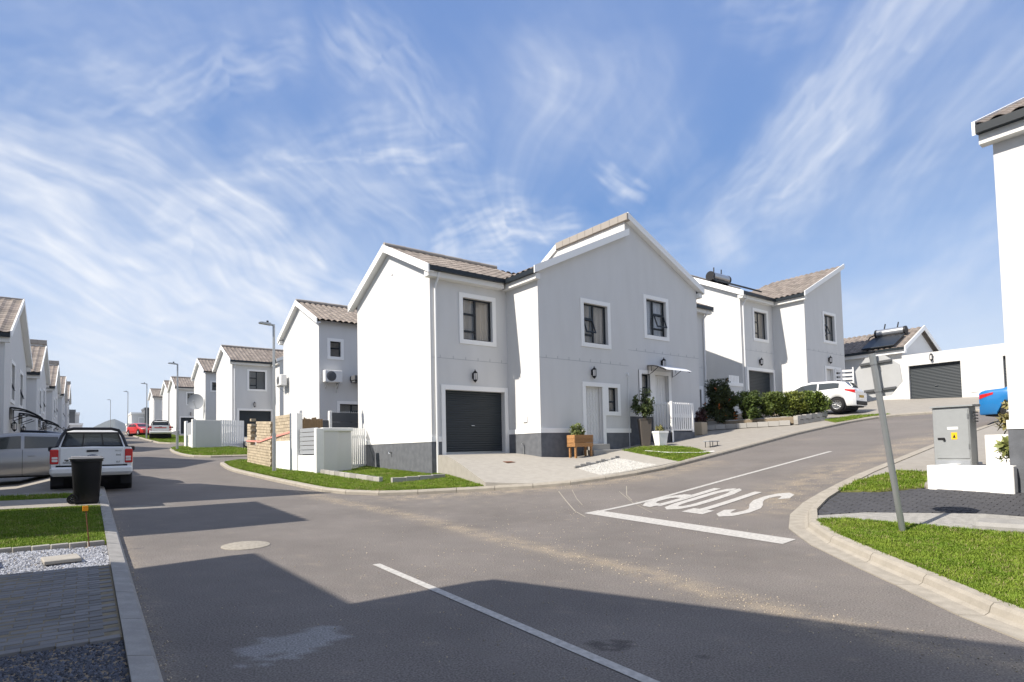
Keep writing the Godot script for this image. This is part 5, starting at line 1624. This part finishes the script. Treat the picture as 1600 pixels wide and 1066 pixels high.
# ---- street furniture, walls, plants ----
func street_lamp(label: String, x: float, z: float, tall := 5.45) -> void:
	var o := thing("street_lamp", label, "street lamp", at(x, H(x, z) + 0.08, z), "street lamps along the main street")
	part("post", "lamp_post%.1f" % tall, MT.steel, o, Transform3D.IDENTITY, func(g: Geo):
		g.tube(PackedVector3Array([V(0, -0.3, 0), V(0, 1.4, 0)]), 0.075, 12); g.tube(PackedVector3Array([V(0, 1.4, 0), V(0, 1.46, 0)]), 0.08, 12, 0.055); g.tube(PackedVector3Array([V(0, 1.45, 0), V(0, tall, 0)]), 0.052, 12, 0.045))
	part("lamp_head", "lamp_head%.1f" % tall, MT.steel, o, Transform3D.IDENTITY, func(g: Geo):
		g.tube(PackedVector3Array([V(0.03, tall, 0), V(-0.14, tall + 0.01, 0)]), 0.04, 8)
		g.prism(PackedVector3Array([V(-0.12, tall - 0.02, -0.1), V(-0.12, tall + 0.06, -0.1), V(-0.45, tall + 0.07, -0.1), V(-0.52, tall + 0.05, -0.1), V(-0.5, tall + 0.01, -0.1)]), V(0, 0, 0.2)))
	part("sensor", "lamp_sensor", MT.black, o, at(-0.22, tall + 0.06, 0), func(g: Geo):
		g.lathe([[0.04, 0.0], [0.04, 0.08], [0.0, 0.09]], 10))

func leaves_mesh() -> Mesh:
	if not cache.has("leaf"):
		var g := Geo.new()
		var r := RandomNumberGenerator.new()
		r.seed = 12
		for i in 7:
			var b := Basis(Vector3.UP, r.randf() * TAU) * Basis(Vector3.RIGHT, r.randf_range(-0.9, 0.5))
			var o := V(r.randf_range(-0.4, 0.4), r.randf_range(-0.4, 0.4), r.randf_range(-0.4, 0.4))
			g.quad(o, o + b * V(0.22, 0.05, 0.45), o + b * V(0, 0, 1.0), o + b * V(-0.22, 0.05, 0.45), b * Vector3.UP)
		cache["leaf"] = g.mesh()
	return cache["leaf"]

func bush(called: String, label: String, p: Vector3, size: Vector3, n: int, leaf: float, c0: Color, c1: Color, group := "", accent := Color(0, 0, 0, 0)) -> Node3D:
	var o := thing(called, label, "shrub", at(p.x, p.y, p.z), group)
	var xf := []
	var lumps := []
	for i in 15:
		lumps.append([V(rng.randf_range(-0.7, 0.7) * size.x, rng.randf_range(0.15, 0.9) * size.y, rng.randf_range(-0.7, 0.7) * size.z), rng.randf_range(0.22, 0.5)])
	for i in n:
		var l: Array = lumps[rng.randi() % 15]
		var d := V(rng.randfn(), rng.randfn(), rng.randfn()).normalized() * pow(rng.randf(), 0.45)
		var q: Vector3 = l[0] + d * size * V(1, 0.55, 1) * l[1]
		q.y = maxf(q.y, 0.03)
		xf.append(Transform3D(Basis(V(rng.randfn(), rng.randfn(), rng.randfn()).normalized(), rng.randf() * TAU).scaled(Vector3.ONE * leaf * rng.randf_range(0.7, 1.3)), q))
	for i in n / 40:
		var a := rng.randf() * TAU
		for k in 4:
			xf.append(Transform3D(Basis(V(rng.randfn(), rng.randfn(), rng.randfn()).normalized(), rng.randf() * TAU).scaled(Vector3.ONE * leaf * 0.7), V(cos(a) * size.x * rng.randf() * 0.8, size.y * (0.95 + 0.07 * k), sin(a) * size.z * rng.randf() * 0.8)))
	many("foliage", xf, leaves_mesh(), MT.leaf, func(_p): return accent if accent.a > 0.0 and rng.randf() < 0.02 else c0.lerp(c1, rng.randf()), o)
	var g := Geo.new()
	for k in 5:
		var a := TAU * k / 5 + 0.4
		g.tube(PackedVector3Array([V(cos(a) * 0.04, -0.05, sin(a) * 0.04), V(cos(a) * size.x * 0.25, size.y * 0.4, sin(a) * size.z * 0.25), V(cos(a + 0.3) * size.x * 0.5, size.y * 0.75, sin(a + 0.3) * size.z * 0.5)]), 0.018, 5, 0.006)
	obj("stems", g, MT.bark, o)
	return o

func block_wall(label: String, from: Vector3, to: Vector3, courses: int, bl: float, bh: float, bt: float, mats: String, skip = null) -> Node3D:
	var d := V(to.x - from.x, 0, to.z - from.z)
	var len := d.length()
	var o := thing("block_wall", label, "wall", Transform3D(Basis(Vector3.UP, atan2(-d.z, d.x)), from))
	var slope := (to.y - from.y) / len
	for j in courses:
		var n := int(len / bl)
		for i in n + (j % 2):
			var x0 := maxf(0.0, i * bl - (bl / 2 if j % 2 else 0.0))
			var x1 := minf(len, (i + 1) * bl - (bl / 2 if j % 2 else 0.0))
			if x1 - x0 < 0.06 or (skip != null and skip.call((x0 + x1) / 2, j)):
				continue
			part("block", "blk%.2f%.2f%.2f" % [x1 - x0, bh, bt], MT["%s%d" % [mats, rng.randi() % 4]], o, at((x0 + x1) / 2, j * bh + slope * (x0 + x1) / 2, rng.randf_range(-0.004, 0.004), rng.randf_range(-0.008, 0.008)), func(g: Geo):
				g.bev(V((x0 - x1) / 2 + 0.005, 0.005, -bt / 2), V((x1 - x0) / 2 - 0.005, bh - 0.005, bt / 2), 0.006))
	return o

func plank_fence(called: String, label: String, category: String, xf: Transform3D, n: int, pitch: float, wd: float, h: float, m: Material, rails: Array, jitter := 0.0) -> Node3D:
	var o := thing(called, label, category, xf)
	for k in n:
		var g := Geo.new()
		var hh := h + rng.randf_range(-jitter, jitter)
		g.bev(V(k * pitch, 0, -0.01), V(k * pitch + wd, hh, 0.012), 0.004)
		obj("slat", g, m, o)
	for y in rails:
		var g := Geo.new()
		g.bev(V(0, y, -0.05), V(n * pitch, y + 0.07, -0.012), 0.004)
		obj("rail", g, m, o)
	return o

func furniture() -> void:
	street_lamp("nearest grey street lamp, standing on the corner lawn by the block wall", 6.3, -22.6)
	street_lamp("second street lamp, on the bright lawn by the white gate", 5.95, -42.4)
	street_lamp("third street lamp, behind the distant white pickup", 7.15, -70.5, 5.6)
	street_lamp("fourth street lamp, near the pale flat roofed block", 7.6, -97.0, 5.8)
	street_lamp("farthest street lamp, seen against the mountain", 7.4, -128.0, 6.0)
	# wheelie bin
	var zb := -15.64
	var b := thing("wheelie_bin", "black wheelie bin with grey lid standing at the kerb behind the pickup", "bin", at(0.5, H(0.5, zb) + 0.115, zb, -0.06))
	var g := Geo.new()
	var rows := []
	for q in [[0.0, 0.205, 0.23], [0.03, 0.215, 0.24], [0.88, 0.265, 0.31], [0.885, 0.285, 0.335], [0.93, 0.285, 0.335]]:
		var row := PackedVector3Array()
		for c in [[-1, -0.86], [-0.86, -1], [0.86, -1], [1, -0.86], [1, 0.86], [0.86, 1], [-0.86, 1], [-1, 0.86], [-1, -0.86]]:
			row.append(V(c[0] * q[1], q[0], c[1] * q[2]))
		rows.append(row)
	g.grid(rows, V(0, 0.5, 0))
	g.box(V(-0.2, 0.0, -0.22), V(0.2, 0.02, 0.22))
	obj("body", g, MT.bin, b)
	g = Geo.new()
	g.bev(V(-0.305, 0.93, -0.36), V(0.305, 0.965, 0.36), 0.014); g.bev(V(-0.27, 0.96, -0.31), V(0.27, 0.995, 0.31), 0.02)
	obj("lid", g, MT.bin_lid, b)
	g = Geo.new()
	g.tube(PackedVector3Array([V(-0.34, 0.90, -0.25), V(-0.37, 0.92, -0.2), V(-0.37, 0.92, 0.2), V(-0.34, 0.90, 0.25)]), 0.016, 6)
	obj("handle", g, MT.bin, b)
	for s in [-1.0, 1.0]:
		var wh := part("wheel", "binwheel", MT.tyre, b, Transform3D(Basis(Vector3.RIGHT, PI / 2 * s), V(-0.235, 0.10, s * 0.25)), func(gg: Geo):
			gg.lathe([[0.07, -0.02], [0.1, -0.02], [0.1, 0.02], [0.07, 0.022], [0.068, 0.0]], 20))
		part("hub", "binhub", MT.bin, wh, Transform3D.IDENTITY, func(gg: Geo):
			for k in 5: gg.tube(PackedVector3Array([V(0, 0.012, 0), V(cos(TAU * k / 5) * 0.07, 0.012, sin(TAU * k / 5) * 0.07)]), 0.012, 5))
	# marker stake
	var st := thing("marker_stake", "thin rusty stake with an orange tag at the lawn edge", "stake", at(0.36, verge(0.36, -10.05), -10.05))
	g = Geo.new()
	g.tube(PackedVector3Array([V(0, -0.1, 0), V(-0.05, 0.52, -0.01)]), 0.008, 6)
	obj("rod", g, MT.rust, st)
	g = Geo.new()
	g.bev(V(-0.085, 0.46, -0.012), V(-0.02, 0.53, 0.003), 0.003)
	obj("tag", g, MT.orange, st)
	# leaning signpost, the plate's back to us
	var y0 := verge(9.6, -3.4)
	var lean := Basis(Vector3.BACK, 0.16) * Basis(Vector3.RIGHT, -0.05)
	var sg := thing("stop_sign", "octagonal road sign seen from behind on a leaning galvanised post", "road sign", Transform3D(lean, V(9.6, y0, -3.4)))
	g = Geo.new()
	g.tube(PackedVector3Array([V(0, -0.4, 0), V(0, 2.60, 0)]), 0.042, 14)
	obj("post", g, MT.steel, sg)
	g = Geo.new()
	g.lathe([[0.044, 0.0], [0.046, 0.03], [0.0, 0.035]], 12, V(0, 2.59, 0))
	obj("cap", g, MT.black, sg)
	g = Geo.new()
	var pts := PackedVector3Array()
	for k in 8:
		var a := TAU * (k + 0.5) / 8
		pts.append(V(0.075, 2.25 + sin(a) * 0.315, cos(a) * 0.315))
	g.prism(pts, V(0.012, 0, 0))
	obj("plate", g, MT.sign_back, sg)
	for y in [2.06, 2.45]:
		g = Geo.new()
		g.bev(V(0.045, y - 0.018, -0.21), V(0.073, y + 0.018, 0.21), 0.004)
		obj("bracket", g, MT.vib_dark, sg)
		g = Geo.new()
		g.lathe([[0.05, -0.02], [0.05, 0.02]], 12, V(0, y, 0))
		obj("clamp", g, MT.steel, sg)
	# electrical cabinet and planter walls
	var cb := thing("utility_cabinet", "grey steel electrical cabinet behind the low white planter wall", "cabinet", at(14.25, verge(14.2, -4.1) + 0.08, -4.40))
	g = Geo.new()
	g.bev(V(0, 0.0, 0), V(0.42, 1.33, 0.62), 0.012)
	obj("body", g, MT.cabinet, cb)
	g = Geo.new()
	g.prism(PackedVector3Array([V(-0.04, 1.33, -0.03), V(0.46, 1.33, -0.03), V(0.46, 1.38, -0.03), V(-0.04, 1.36, -0.03)]), V(0, 0, 0.72))
	obj("roof", g, MT.cabinet, cb)
	g = Geo.new()
	g.bev(V(-0.006, 0.0, 0.02), V(0.0, 0.26, 0.60), 0.003)
	obj("base_panel", g, MT.vib, cb)
	for y in [0.5, 1.1]:
		g = Geo.new()
		g.tube(PackedVector3Array([V(-0.018, y, 0.595), V(-0.018, y + 0.09, 0.595)]), 0.011, 8)
		obj("hinge", g, MT.steel, cb)
	g = Geo.new()
	g.bev(V(-0.012, 0.3, 0.05), V(0.0, 1.28, 0.60), 0.004)
	var dr := obj("door", g, MT.cabinet, cb)
	g = Geo.new()
	g.bev(V(-0.03, 0.68, 0.08), V(-0.012, 0.72, 0.20), 0.005); g.bev(V(-0.05, 0.66, 0.17), V(-0.02, 0.70, 0.21), 0.005)
	obj("latch", g, MT.black, dr)
	g = Geo.new()
	g.box(V(-0.016, 0.88, 0.25), V(-0.0121, 0.93, 0.43))
	obj("name_label", g, MT.trim, dr)
	g = Geo.new()
	g.box(V(-0.016, 0.68, 0.31), V(-0.0121, 0.82, 0.41))
	obj("warning_label", g, MT.yellow, dr)
	g = Geo.new()
	g.flat(V(-0.0168, 0.71, 0.335), V(-0.0168, 0.71, 0.385), V(-0.0168, 0.79, 0.36), Vector3.LEFT)
	obj("warning_mark", g, MT.black, dr)
	for k in 4:
		g = Geo.new()
		g.bev(V(0.1, 1.02 + k * 0.06, 0.655), V(0.36, 1.045 + k * 0.06, 0.675), 0.006)
		obj("vent", g, MT.vib_dark, cb)
	var pl := thing("planter_wall", "low white plastered planter wall in front of the grey cabinet", "planter", at(13.0, verge(13.0, -3.5) - 0.02, -4.15))
	g = Geo.new()
	g.bev(V(0, -0.1, 0), V(0.22, 0.47, 1.28), 0.012); g.bev(V(0.2, -0.1, 0.0), V(2.6, 0.46, 0.2), 0.012)
	obj("wall", g, MT.white_wall, pl)
	g = Geo.new()
	g.bev(V(1.62, -0.1, 0.50), V(1.84, 1.02, 1.22), 0.012)
	obj("back_wall", g, MT.white_wall, pl)
	bush("planter_plant", "pale green plant in the white planter beside the tall house wall", V(13.75, verge(13.7, -3.0) + 0.35, -3.0), V(0.3, 0.5, 0.22), 130, 0.12, Color(0.16, 0.2, 0.05), Color(0.32, 0.33, 0.12))
	bush("planter_plant", "reedy plant rising behind the white planter near the blue sedan", V(15.3, verge(15, -3.4) + 0.85, -3.3), V(0.3, 0.5, 0.25), 130, 0.14, Color(0.18, 0.17, 0.06), Color(0.34, 0.29, 0.12))
	# yard walls of the corner house
	var yw := thing("yard_wall", "white yard wall with cream block infill and grey slat panel beside the lamp post", "wall", at(0, 0, 0))
	for q in [[6.80, -24.35, 6.98, -22.62, 0.0], [6.98, -22.62, 7.14, -22.3, 0.0], [7.14, -22.3, 7.35, -20.98, 1.0]]:
		var a := V(q[0], verge(q[0], q[1]) - 0.1, q[1])
		var d := V(q[2] - q[0], 0, q[3] - q[1])
		var xf := Transform3D(Basis(Vector3.UP, atan2(-d.z, d.x)), a)
		var l := d.length()
		g = Geo.new()
		if q[4] == 0.0 and l > 1.0:
			g.bev(V(0, 0, -0.1), V(l, 1.14, 0.1), 0.01)
		elif l < 1.0:
			g.bev(V(-0.02, 0, -0.14), V(l, 2.25, 0.14), 0.012)
		else:
			g.bev(V(0, 0, -0.1), V(l, 0.68, 0.1), 0.01)
		obj("wall_panel", g, MT.white_wall, yw, xf)
		if q[4] == 0.0 and l > 1.0:
			for j in 8:
				for i in 9:
					var x0 := maxf(0.0, i * 0.2 - (0.1 if j % 2 else 0.0))
					var x1 := minf(l, (i + 1) * 0.2 - (0.1 if j % 2 else 0.0))
					if x1 - x0 > 0.04:
						part("block", "inf%.2f" % (x1 - x0), MT["cream_block%d" % (rng.randi() % 4)], yw, xf * at((x0 + x1) / 2, 1.14 + j * 0.125, 0.005 * rng.randf()), func(gg: Geo):
							gg.bev(V((x0 - x1) / 2 + 0.004, 0.004, -0.05), V((x1 - x0) / 2 - 0.004, 0.121, 0.05), 0.005))
		elif q[4] == 1.0:
			for j in 6:
				g = Geo.new()
				g.bev(V(0.05, 0.72 + j * 0.16, -0.03), V(l, 0.865 + j * 0.16, 0.03), 0.01)
				obj("slat", g, MT.vib, yw, xf)
	g = Geo.new()
	g.bev(V(7.22, 0.75, -21.0), V(7.50, 2.60, -20.78), 0.012)
	obj("pillar", g, MT.white_wall, yw)
	for q in [[7.50, -20.9, 8.05], [8.06, -20.95, 8.55]]:
		g = Geo.new()
		g.bev(V(q[0], 0.75, q[1] - 0.1), V(q[2], 2.52, q[1] + 0.06), 0.008)
		obj("wall_panel", g, MT.wall, yw)
	g = Geo.new()
	g.bev(V(7.46, 2.50, -21.1), V(8.6, 2.62, -20.8), 0.012)
	obj("coping", g, MT.white_wall, yw)
	plank_fence("slat_gate", "white vertical slat gate between the yard wall and the big white gable", "gate", at(8.58, 1.02, -21.2, 0.62), 8, 0.148, 0.105, 1.62, MT.barge, [0.2, 1.3])
	plank_fence("timber_screen", "weathered upright timber screen above the grey slat panel", "screen", at(7.2, 1.9, -22.42, 0.06), 14, 0.062, 0.055, 1.15, MT.timber, [0.3], 0.04)
	var vf := thing("panel_fence", "dark grey precast panel fence with spiked top behind the timber screen", "fence", at(8.6, 1.4, -24.0, 0.0))
	for j in 5:
		g = Geo.new()
		g.bev(V(0.4, j * 0.4, -0.03), V(2.6, 0.39 + j * 0.4, 0.03), 0.012)
		obj("panel", g, MT.vib_dark, vf)
	for x in [0.32, -0.9]:
		g = Geo.new()
		g.bev(V(x - 0.06, -0.4, -0.08), V(x + 0.06, 2.05, 0.08), 0.012)
		obj("post", g, MT.trim, vf)
	for j in 4:
		g = Geo.new()
		g.bev(V(-0.85, j * 0.42, -0.03), V(0.26, 0.41 + j * 0.42, 0.03), 0.012)
		obj("panel", g, MT.vib_dark, vf)
	for k in 24:
		part("spike", "spike", MT.steel, vf, at(0.44 + k * 0.09, 2.0, 0), func(gg: Geo): gg.lathe([[0.016, 0.0], [0.012, 0.03], [0.0, 0.055]], 5))
	var gap := func(x: float, j: int) -> bool: return (x > 0.55 and x < 1.45 and j > 6) or (x < 0.55 and j > 14) or (x > 1.45 and j > 15)
	block_wall("half built cream block wall with red and white tape across its gap", V(6.78, verge(6.8, -28.1), -28.1), V(6.80, verge(6.8, -24.4), -24.4), 17, 0.22, 0.115, 0.2, "cream_block", gap)
	var tp := Geo.new()
	for q in [[V(6.64, 2.30, -28.1), V(6.66, 2.22, -26.0)], [V(6.66, 2.22, -26.0), V(6.66, 2.34, -24.4)], [V(6.66, 2.34, -24.4), V(6.95, 2.52, -22.4)]]:
		tp.quad(q[0], q[1], q[1] + V(0, 0.07, 0), q[0] + V(0, 0.07, 0), Vector3.LEFT)
	tag(obj("barrier_tape", tp, MT.tape, self), "red barrier tape stretched along the block wall", "tape")
	# garden edging blocks on the corner lawn
	block_wall("row of pale edging blocks across the corner lawn, beside the yard wall", V(7.35, verge(7.4, -20.6) + 0.0, -20.6), V(7.55, verge(7.5, -15.9), -15.9), 1, 0.4, 0.17, 0.12, "grey_block")
	block_wall("row of spaced edging blocks below the white gable wall", V(7.65, verge(7.6, -15.75), -15.75), V(9.65, verge(9.6, -15.55) - 0.05, -15.55), 1, 0.42, 0.17, 0.14, "grey_block")
	# air conditioners, dish, far gate
	for q in [[Transform3D(Basis.IDENTITY, V(10.95, 5.26, -29.28)), "boxed air conditioner on the shaded rear wall"], [Transform3D(Basis(Vector3.UP, -PI / 2), V(10.30, 5.6, -34.6)), "boxed air conditioner on the sunlit gable wall"]]:
		var ac := thing("air_conditioner", q[1] + " of the house behind the timber screen", "air conditioner", q[0])
		part("casing", "ac_case", MT.door, ac, Transform3D.IDENTITY, func(gg: Geo): gg.bev(V(-0.45, 0, 0.08), V(0.45, 0.6, 0.40), 0.02))
		part("fan_grille", "ac_fan", MT.vib_dark, ac, Transform3D(Basis(Vector3.RIGHT, PI / 2), V(-0.12, 0.3, 0.40)), func(gg: Geo):
			gg.lathe([[0.0, 0.008], [0.05, 0.012], [0.24, 0.008], [0.25, 0.0]], 24))
		part("bracket", "ac_bracket", MT.steel, ac, Transform3D.IDENTITY, func(gg: Geo):
			for x in [-0.3, 0.3]: gg.box(V(x - 0.02, -0.04, 0), V(x + 0.02, 0, 0.42)); gg.tube(PackedVector3Array([V(x, -0.3, 0.01), V(x, -0.03, 0.36)]), 0.015, 5)
			gg.tube(PackedVector3Array([V(0.25, 0.0, 0.1), V(0.25, -0.5, 0.05)]), 0.02, 6))
	var ds := thing("satellite_dish", "round grey satellite dish on the white gable wall up the street", "satellite dish", Transform3D(Basis(Vector3.UP, -0.6), V(10.75, 6.9, -63.6)))
	g = Geo.new()
	rows = []
	for i in 6:
		var row := PackedVector3Array()
		for k in 25:
			var rr := 0.75 * i / 5.0
			row.append(V(cos(TAU * k / 24) * rr, sin(TAU * k / 24) * rr, 0.5 + rr * rr * 0.25))
		rows.append(row)
	g.grid(rows, Vector3.INF, Vector3.BACK)
	obj("dish", g, MT.vib, ds)
	g = Geo.new()
	g.tube(PackedVector3Array([V(0.2, 0, -0.1), V(0, 0, 0.5)]), 0.03, 6); g.tube(PackedVector3Array([V(0, -0.6, 0.6), V(0, 0, 1.05)]), 0.02, 5); g.bev(V(-0.06, -0.06, 1.0), V(0.06, 0.06, 1.15), 0.01)
	obj("arm", g, MT.steel, ds)
	var fw := thing("yard_wall", "white yard wall with grey panel and slat gate on the bright mown lawn", "wall", at(0, 0, 0))
	for q in [[7.02, -47.0, 7.16, -46.4, 1.9], [7.10, -45.8, 7.12, -44.2, 1.0], [7.02, -44.2, 7.22, -43.8, 2.05]]:
		g = Geo.new()
		g.bev(V(q[0], H(7, q[1]) - 0.1, q[1]), V(q[2], H(7, q[1]) + q[4], q[3]), 0.012)
		obj("wall_panel", g, MT.white_wall, fw)
	g = Geo.new()
	g.bev(V(7.1, H(7, -45) + 0.98, -46.4), V(7.15, H(7, -45) + 1.85, -44.2), 0.01)
	obj("slat_panel", g, MT.vib, fw)
	g = Geo.new()
	g.bev(V(7.22, H(7, -44) - 0.1, -43.98), V(8.75, H(7, -44) + 2.0, -43.82), 0.01)
	obj("wall_panel", g, MT.wall, fw)
	plank_fence("slat_gate", "white slat gate beside the garage driveway up the street", "gate", at(8.8, H(8.8, -44.5) + 0.05, -44.3, 0.45), 11, 0.175, 0.15, 1.95, MT.barge, [0.3, 1.6])
	# pots and planter at the corner house
	var zp := -14.55
	var wp := thing("wooden_planter", "wooden planter box on four legs with grassy plants by the white door", "planter", at(13.62, apron(13.9, -14.6), -14.75))
	for k in 3:
		for s in [0.0, 0.36]:
			g = Geo.new()
			g.bev(V(0, 0.36 + k * 0.135, s), V(0.86, 0.49 + k * 0.135, s + 0.03), 0.005)
			obj("plank", g, MT["plank%d" % ((k + int(s * 10)) % 4)], wp)
		for x in [0.0, 0.83]:
			g = Geo.new()
			g.bev(V(x - 0.002, 0.361 + k * 0.135, 0.03), V(x + 0.03, 0.489 + k * 0.135, 0.36), 0.005)
			obj("plank", g, MT["plank%d" % ((k + 1) % 4)], wp)
	for x in [0.04, 0.76]:
		for s in [0.04, 0.31]:
			g = Geo.new()
			g.bev(V(x, -0.08, s), V(x + 0.07, 0.37, s + 0.06), 0.006)
			obj("leg", g, MT.plank2, wp)
	g = Geo.new()
	g.box(V(0.03, 0.6, 0.03), V(0.83, 0.73, 0.36))
	obj("soil", g, MT.soil, wp)
	bush("planter_plant", "light green grassy plant with white flowers in the wooden planter", V(13.95, apron(13.9, -14.6) + 0.72, -14.55), V(0.3, 0.36, 0.18), 150, 0.075, Color(0.15, 0.2, 0.05), Color(0.28, 0.32, 0.12), "", Color(0.8, 0.8, 0.75, 1))
	var tall := thing("tall_pot", "tall tapered dark woven pot holding a shrub beside the porch", "pot", at(17.28, verge(17.2, -14.5), -14.45, 0.2))
	g = Geo.new()
	g.lathe([[0.0, 0.0], [0.20, 0.0], [0.30, 0.95], [0.32, 0.96], [0.32, 1.0], [0.27, 1.0], [0.26, 0.93], [0.0, 0.93]], 4)
	obj("pot", g, MT.wicker, tall)
	bush("potted_shrub", "leafy shrub growing from the tall dark woven pot", V(17.28, verge(17.2, -14.5) + 1.0, -14.45), V(0.36, 0.95, 0.36), 420, 0.085, Color(0.035, 0.06, 0.02), Color(0.11, 0.14, 0.045))
	var wpot := thing("white_pot", "white tapered square pot with a tuft of grass on the small lawn", "pot", at(17.25, verge(17.2, -13.7), -13.72, 0.5))
	g = Geo.new()
	g.lathe([[0.0, 0.0], [0.20, 0.0], [0.28, 0.47], [0.30, 0.48], [0.30, 0.55], [0.25, 0.55], [0.24, 0.48], [0.0, 0.48]], 4)
	obj("pot", g, MT.barge, wpot)
	bush("potted_grass", "small tuft of dry grass in the white pot", V(17.25, verge(17.2, -13.7) + 0.5, -13.72), V(0.15, 0.22, 0.15), 60, 0.07, Color(0.16, 0.17, 0.05), Color(0.3, 0.27, 0.1))
	var bp := thing("beige_pot", "beige square pot with dark red plant at the end of the porch", "pot", at(20.75, verge(20.7, -14.4) - 0.02, -14.5, 0.1))
	g = Geo.new()
	g.bev(V(-0.22, 0, -0.22), V(0.22, 0.52, 0.22), 0.02)
	obj("pot", g, MT.cream_block1, bp)
	bush("potted_shrub", "dark red leafed plant in the beige square pot", V(20.75, verge(20.7, -14.4) + 0.48, -14.5), V(0.2, 0.5, 0.2), 130, 0.08, Color(0.03, 0.015, 0.02), Color(0.09, 0.03, 0.03))
	var tb := thing("low_stand", "small dark metal stand on the pale paving above the lawn", "stand", at(17.5, verge(17.5, -11.8), -11.8))
	g = Geo.new()
	g.bev(V(-0.3, 0.16, -0.12), V(0.3, 0.19, 0.12), 0.01)
	obj("top", g, MT.vib, tb)
	for x in [-0.22, 0.2]:
		for s in [-0.1, 0.08]:
			g = Geo.new()
			g.bev(V(x, -0.05, s), V(x + 0.02, 0.17, s + 0.02), 0.004)
			obj("leg", g, MT.black, tb)
	var gt := Geo.new()
	gt.bev(V(-0.16, 0, -0.11), V(0.16, 0.012, 0.11), 0.004)
	tag(obj("drain_cover", gt, MT.rust, self, Transform3D(Basis(Vector3.RIGHT, 0.13), V(11.05, apron(11.05, -14.6) + 0.004, -14.6))), "rusty drain cover set in the concrete driveway", "drain cover")
	# stone planter with hedge in front of the half gabled house
	var g0 := V(22.1, verge(22.1, -15.1), -15.2)
	var g1 := V(24.15, verge(24.1, -12.3), -12.35)
	var g4 := V(26.3, verge(26.0, -11.9), -11.95)
	block_wall("lower course of grey stone blocks edging the hedge bed", g0, g1, 1, 0.42, 0.22, 0.2, "grey_block")
	block_wall("upper course of grey stone blocks set back under the hedge", g0 + V(0.35, 0.2, -0.1), g1 + V(0.4, 0.2, -0.25), 1, 0.42, 0.2, 0.2, "grey_block")
	block_wall("grey stone blocks at the street end of the hedge bed", g1 + V(0.05, 0.0, 0.05), g4, 2, 0.36, 0.19, 0.2, "grey_block")
	slab("planting_bed", "soil of the hedge bed behind the stone blocks", [22.4, -15.3, 24.3, -12.3, 26.3, -12.0, 27.3, -13.2, 27.3, -16.3, 22.6, -16.3], func(x, zz): return H(x, zz) + 0.42, MT.soil)
	for q in [[22.9, -15.0, 0.7, 1.55, Color(0.025, 0.04, 0.015), Color(0.07, 0.09, 0.03), "dark shrub with orange flowers next to the corner house"], [23.7, -14.1, 0.7, 1.0, Color(0.035, 0.06, 0.015), Color(0.10, 0.14, 0.03), "dark green hedge shrub beside the orange flowered one"], [24.4, -13.3, 0.65, 0.9, Color(0.05, 0.08, 0.015), Color(0.15, 0.19, 0.04), "mid green hedge shrub in the stone bed"], [25.0, -12.75, 0.6, 0.85, Color(0.08, 0.11, 0.02), Color(0.24, 0.27, 0.05), "yellow green hedge shrub in the stone bed"], [25.8, -12.4, 0.6, 0.8, Color(0.07, 0.11, 0.02), Color(0.20, 0.26, 0.05), "bright green hedge shrub beside the white hatchback"]]:
		bush("hedge_shrub", q[6], V(q[0], H(q[0], q[1]) + 0.4, q[1]), V(q[2], q[3], q[2]), 1500, 0.13, q[4], q[5], "shrubs of the hedge", Color(0.5, 0.12, 0.02, 1) if q[6].begins_with("dark shrub") else Color(0, 0, 0, 0))
	var sw := thing("screen_wall", "grey garden screen wall behind the dark shrub", "wall", at(24.75, verge(25, -16.5), -16.9))
	g = Geo.new()
	g.bev(V(0, -0.3, 0), V(3.0, 1.9, 0.15), 0.01)
	obj("wall", g, MT.wall, sw)
	g = Geo.new()
	g.bev(V(-0.02, 1.9, -0.03), V(3.0, 2.08, 0.18), 0.01)
	obj("coping", g, MT.trim, sw)
	plank_fence("slat_gate", "short white slat panel above the garden screen wall", "gate", at(26.6, verge(25, -16.5) + 1.95, -16.8), 7, 0.13, 0.1, 0.5, MT.barge, [0.1])

func _ready() -> void:
	rng.seed = 11
	lawn_noise.seed = 3; lawn_noise.frequency = 0.02
	surroundings()
	materials()
	ground()
	lots()
	houses()
	vehicles()
	furniture()
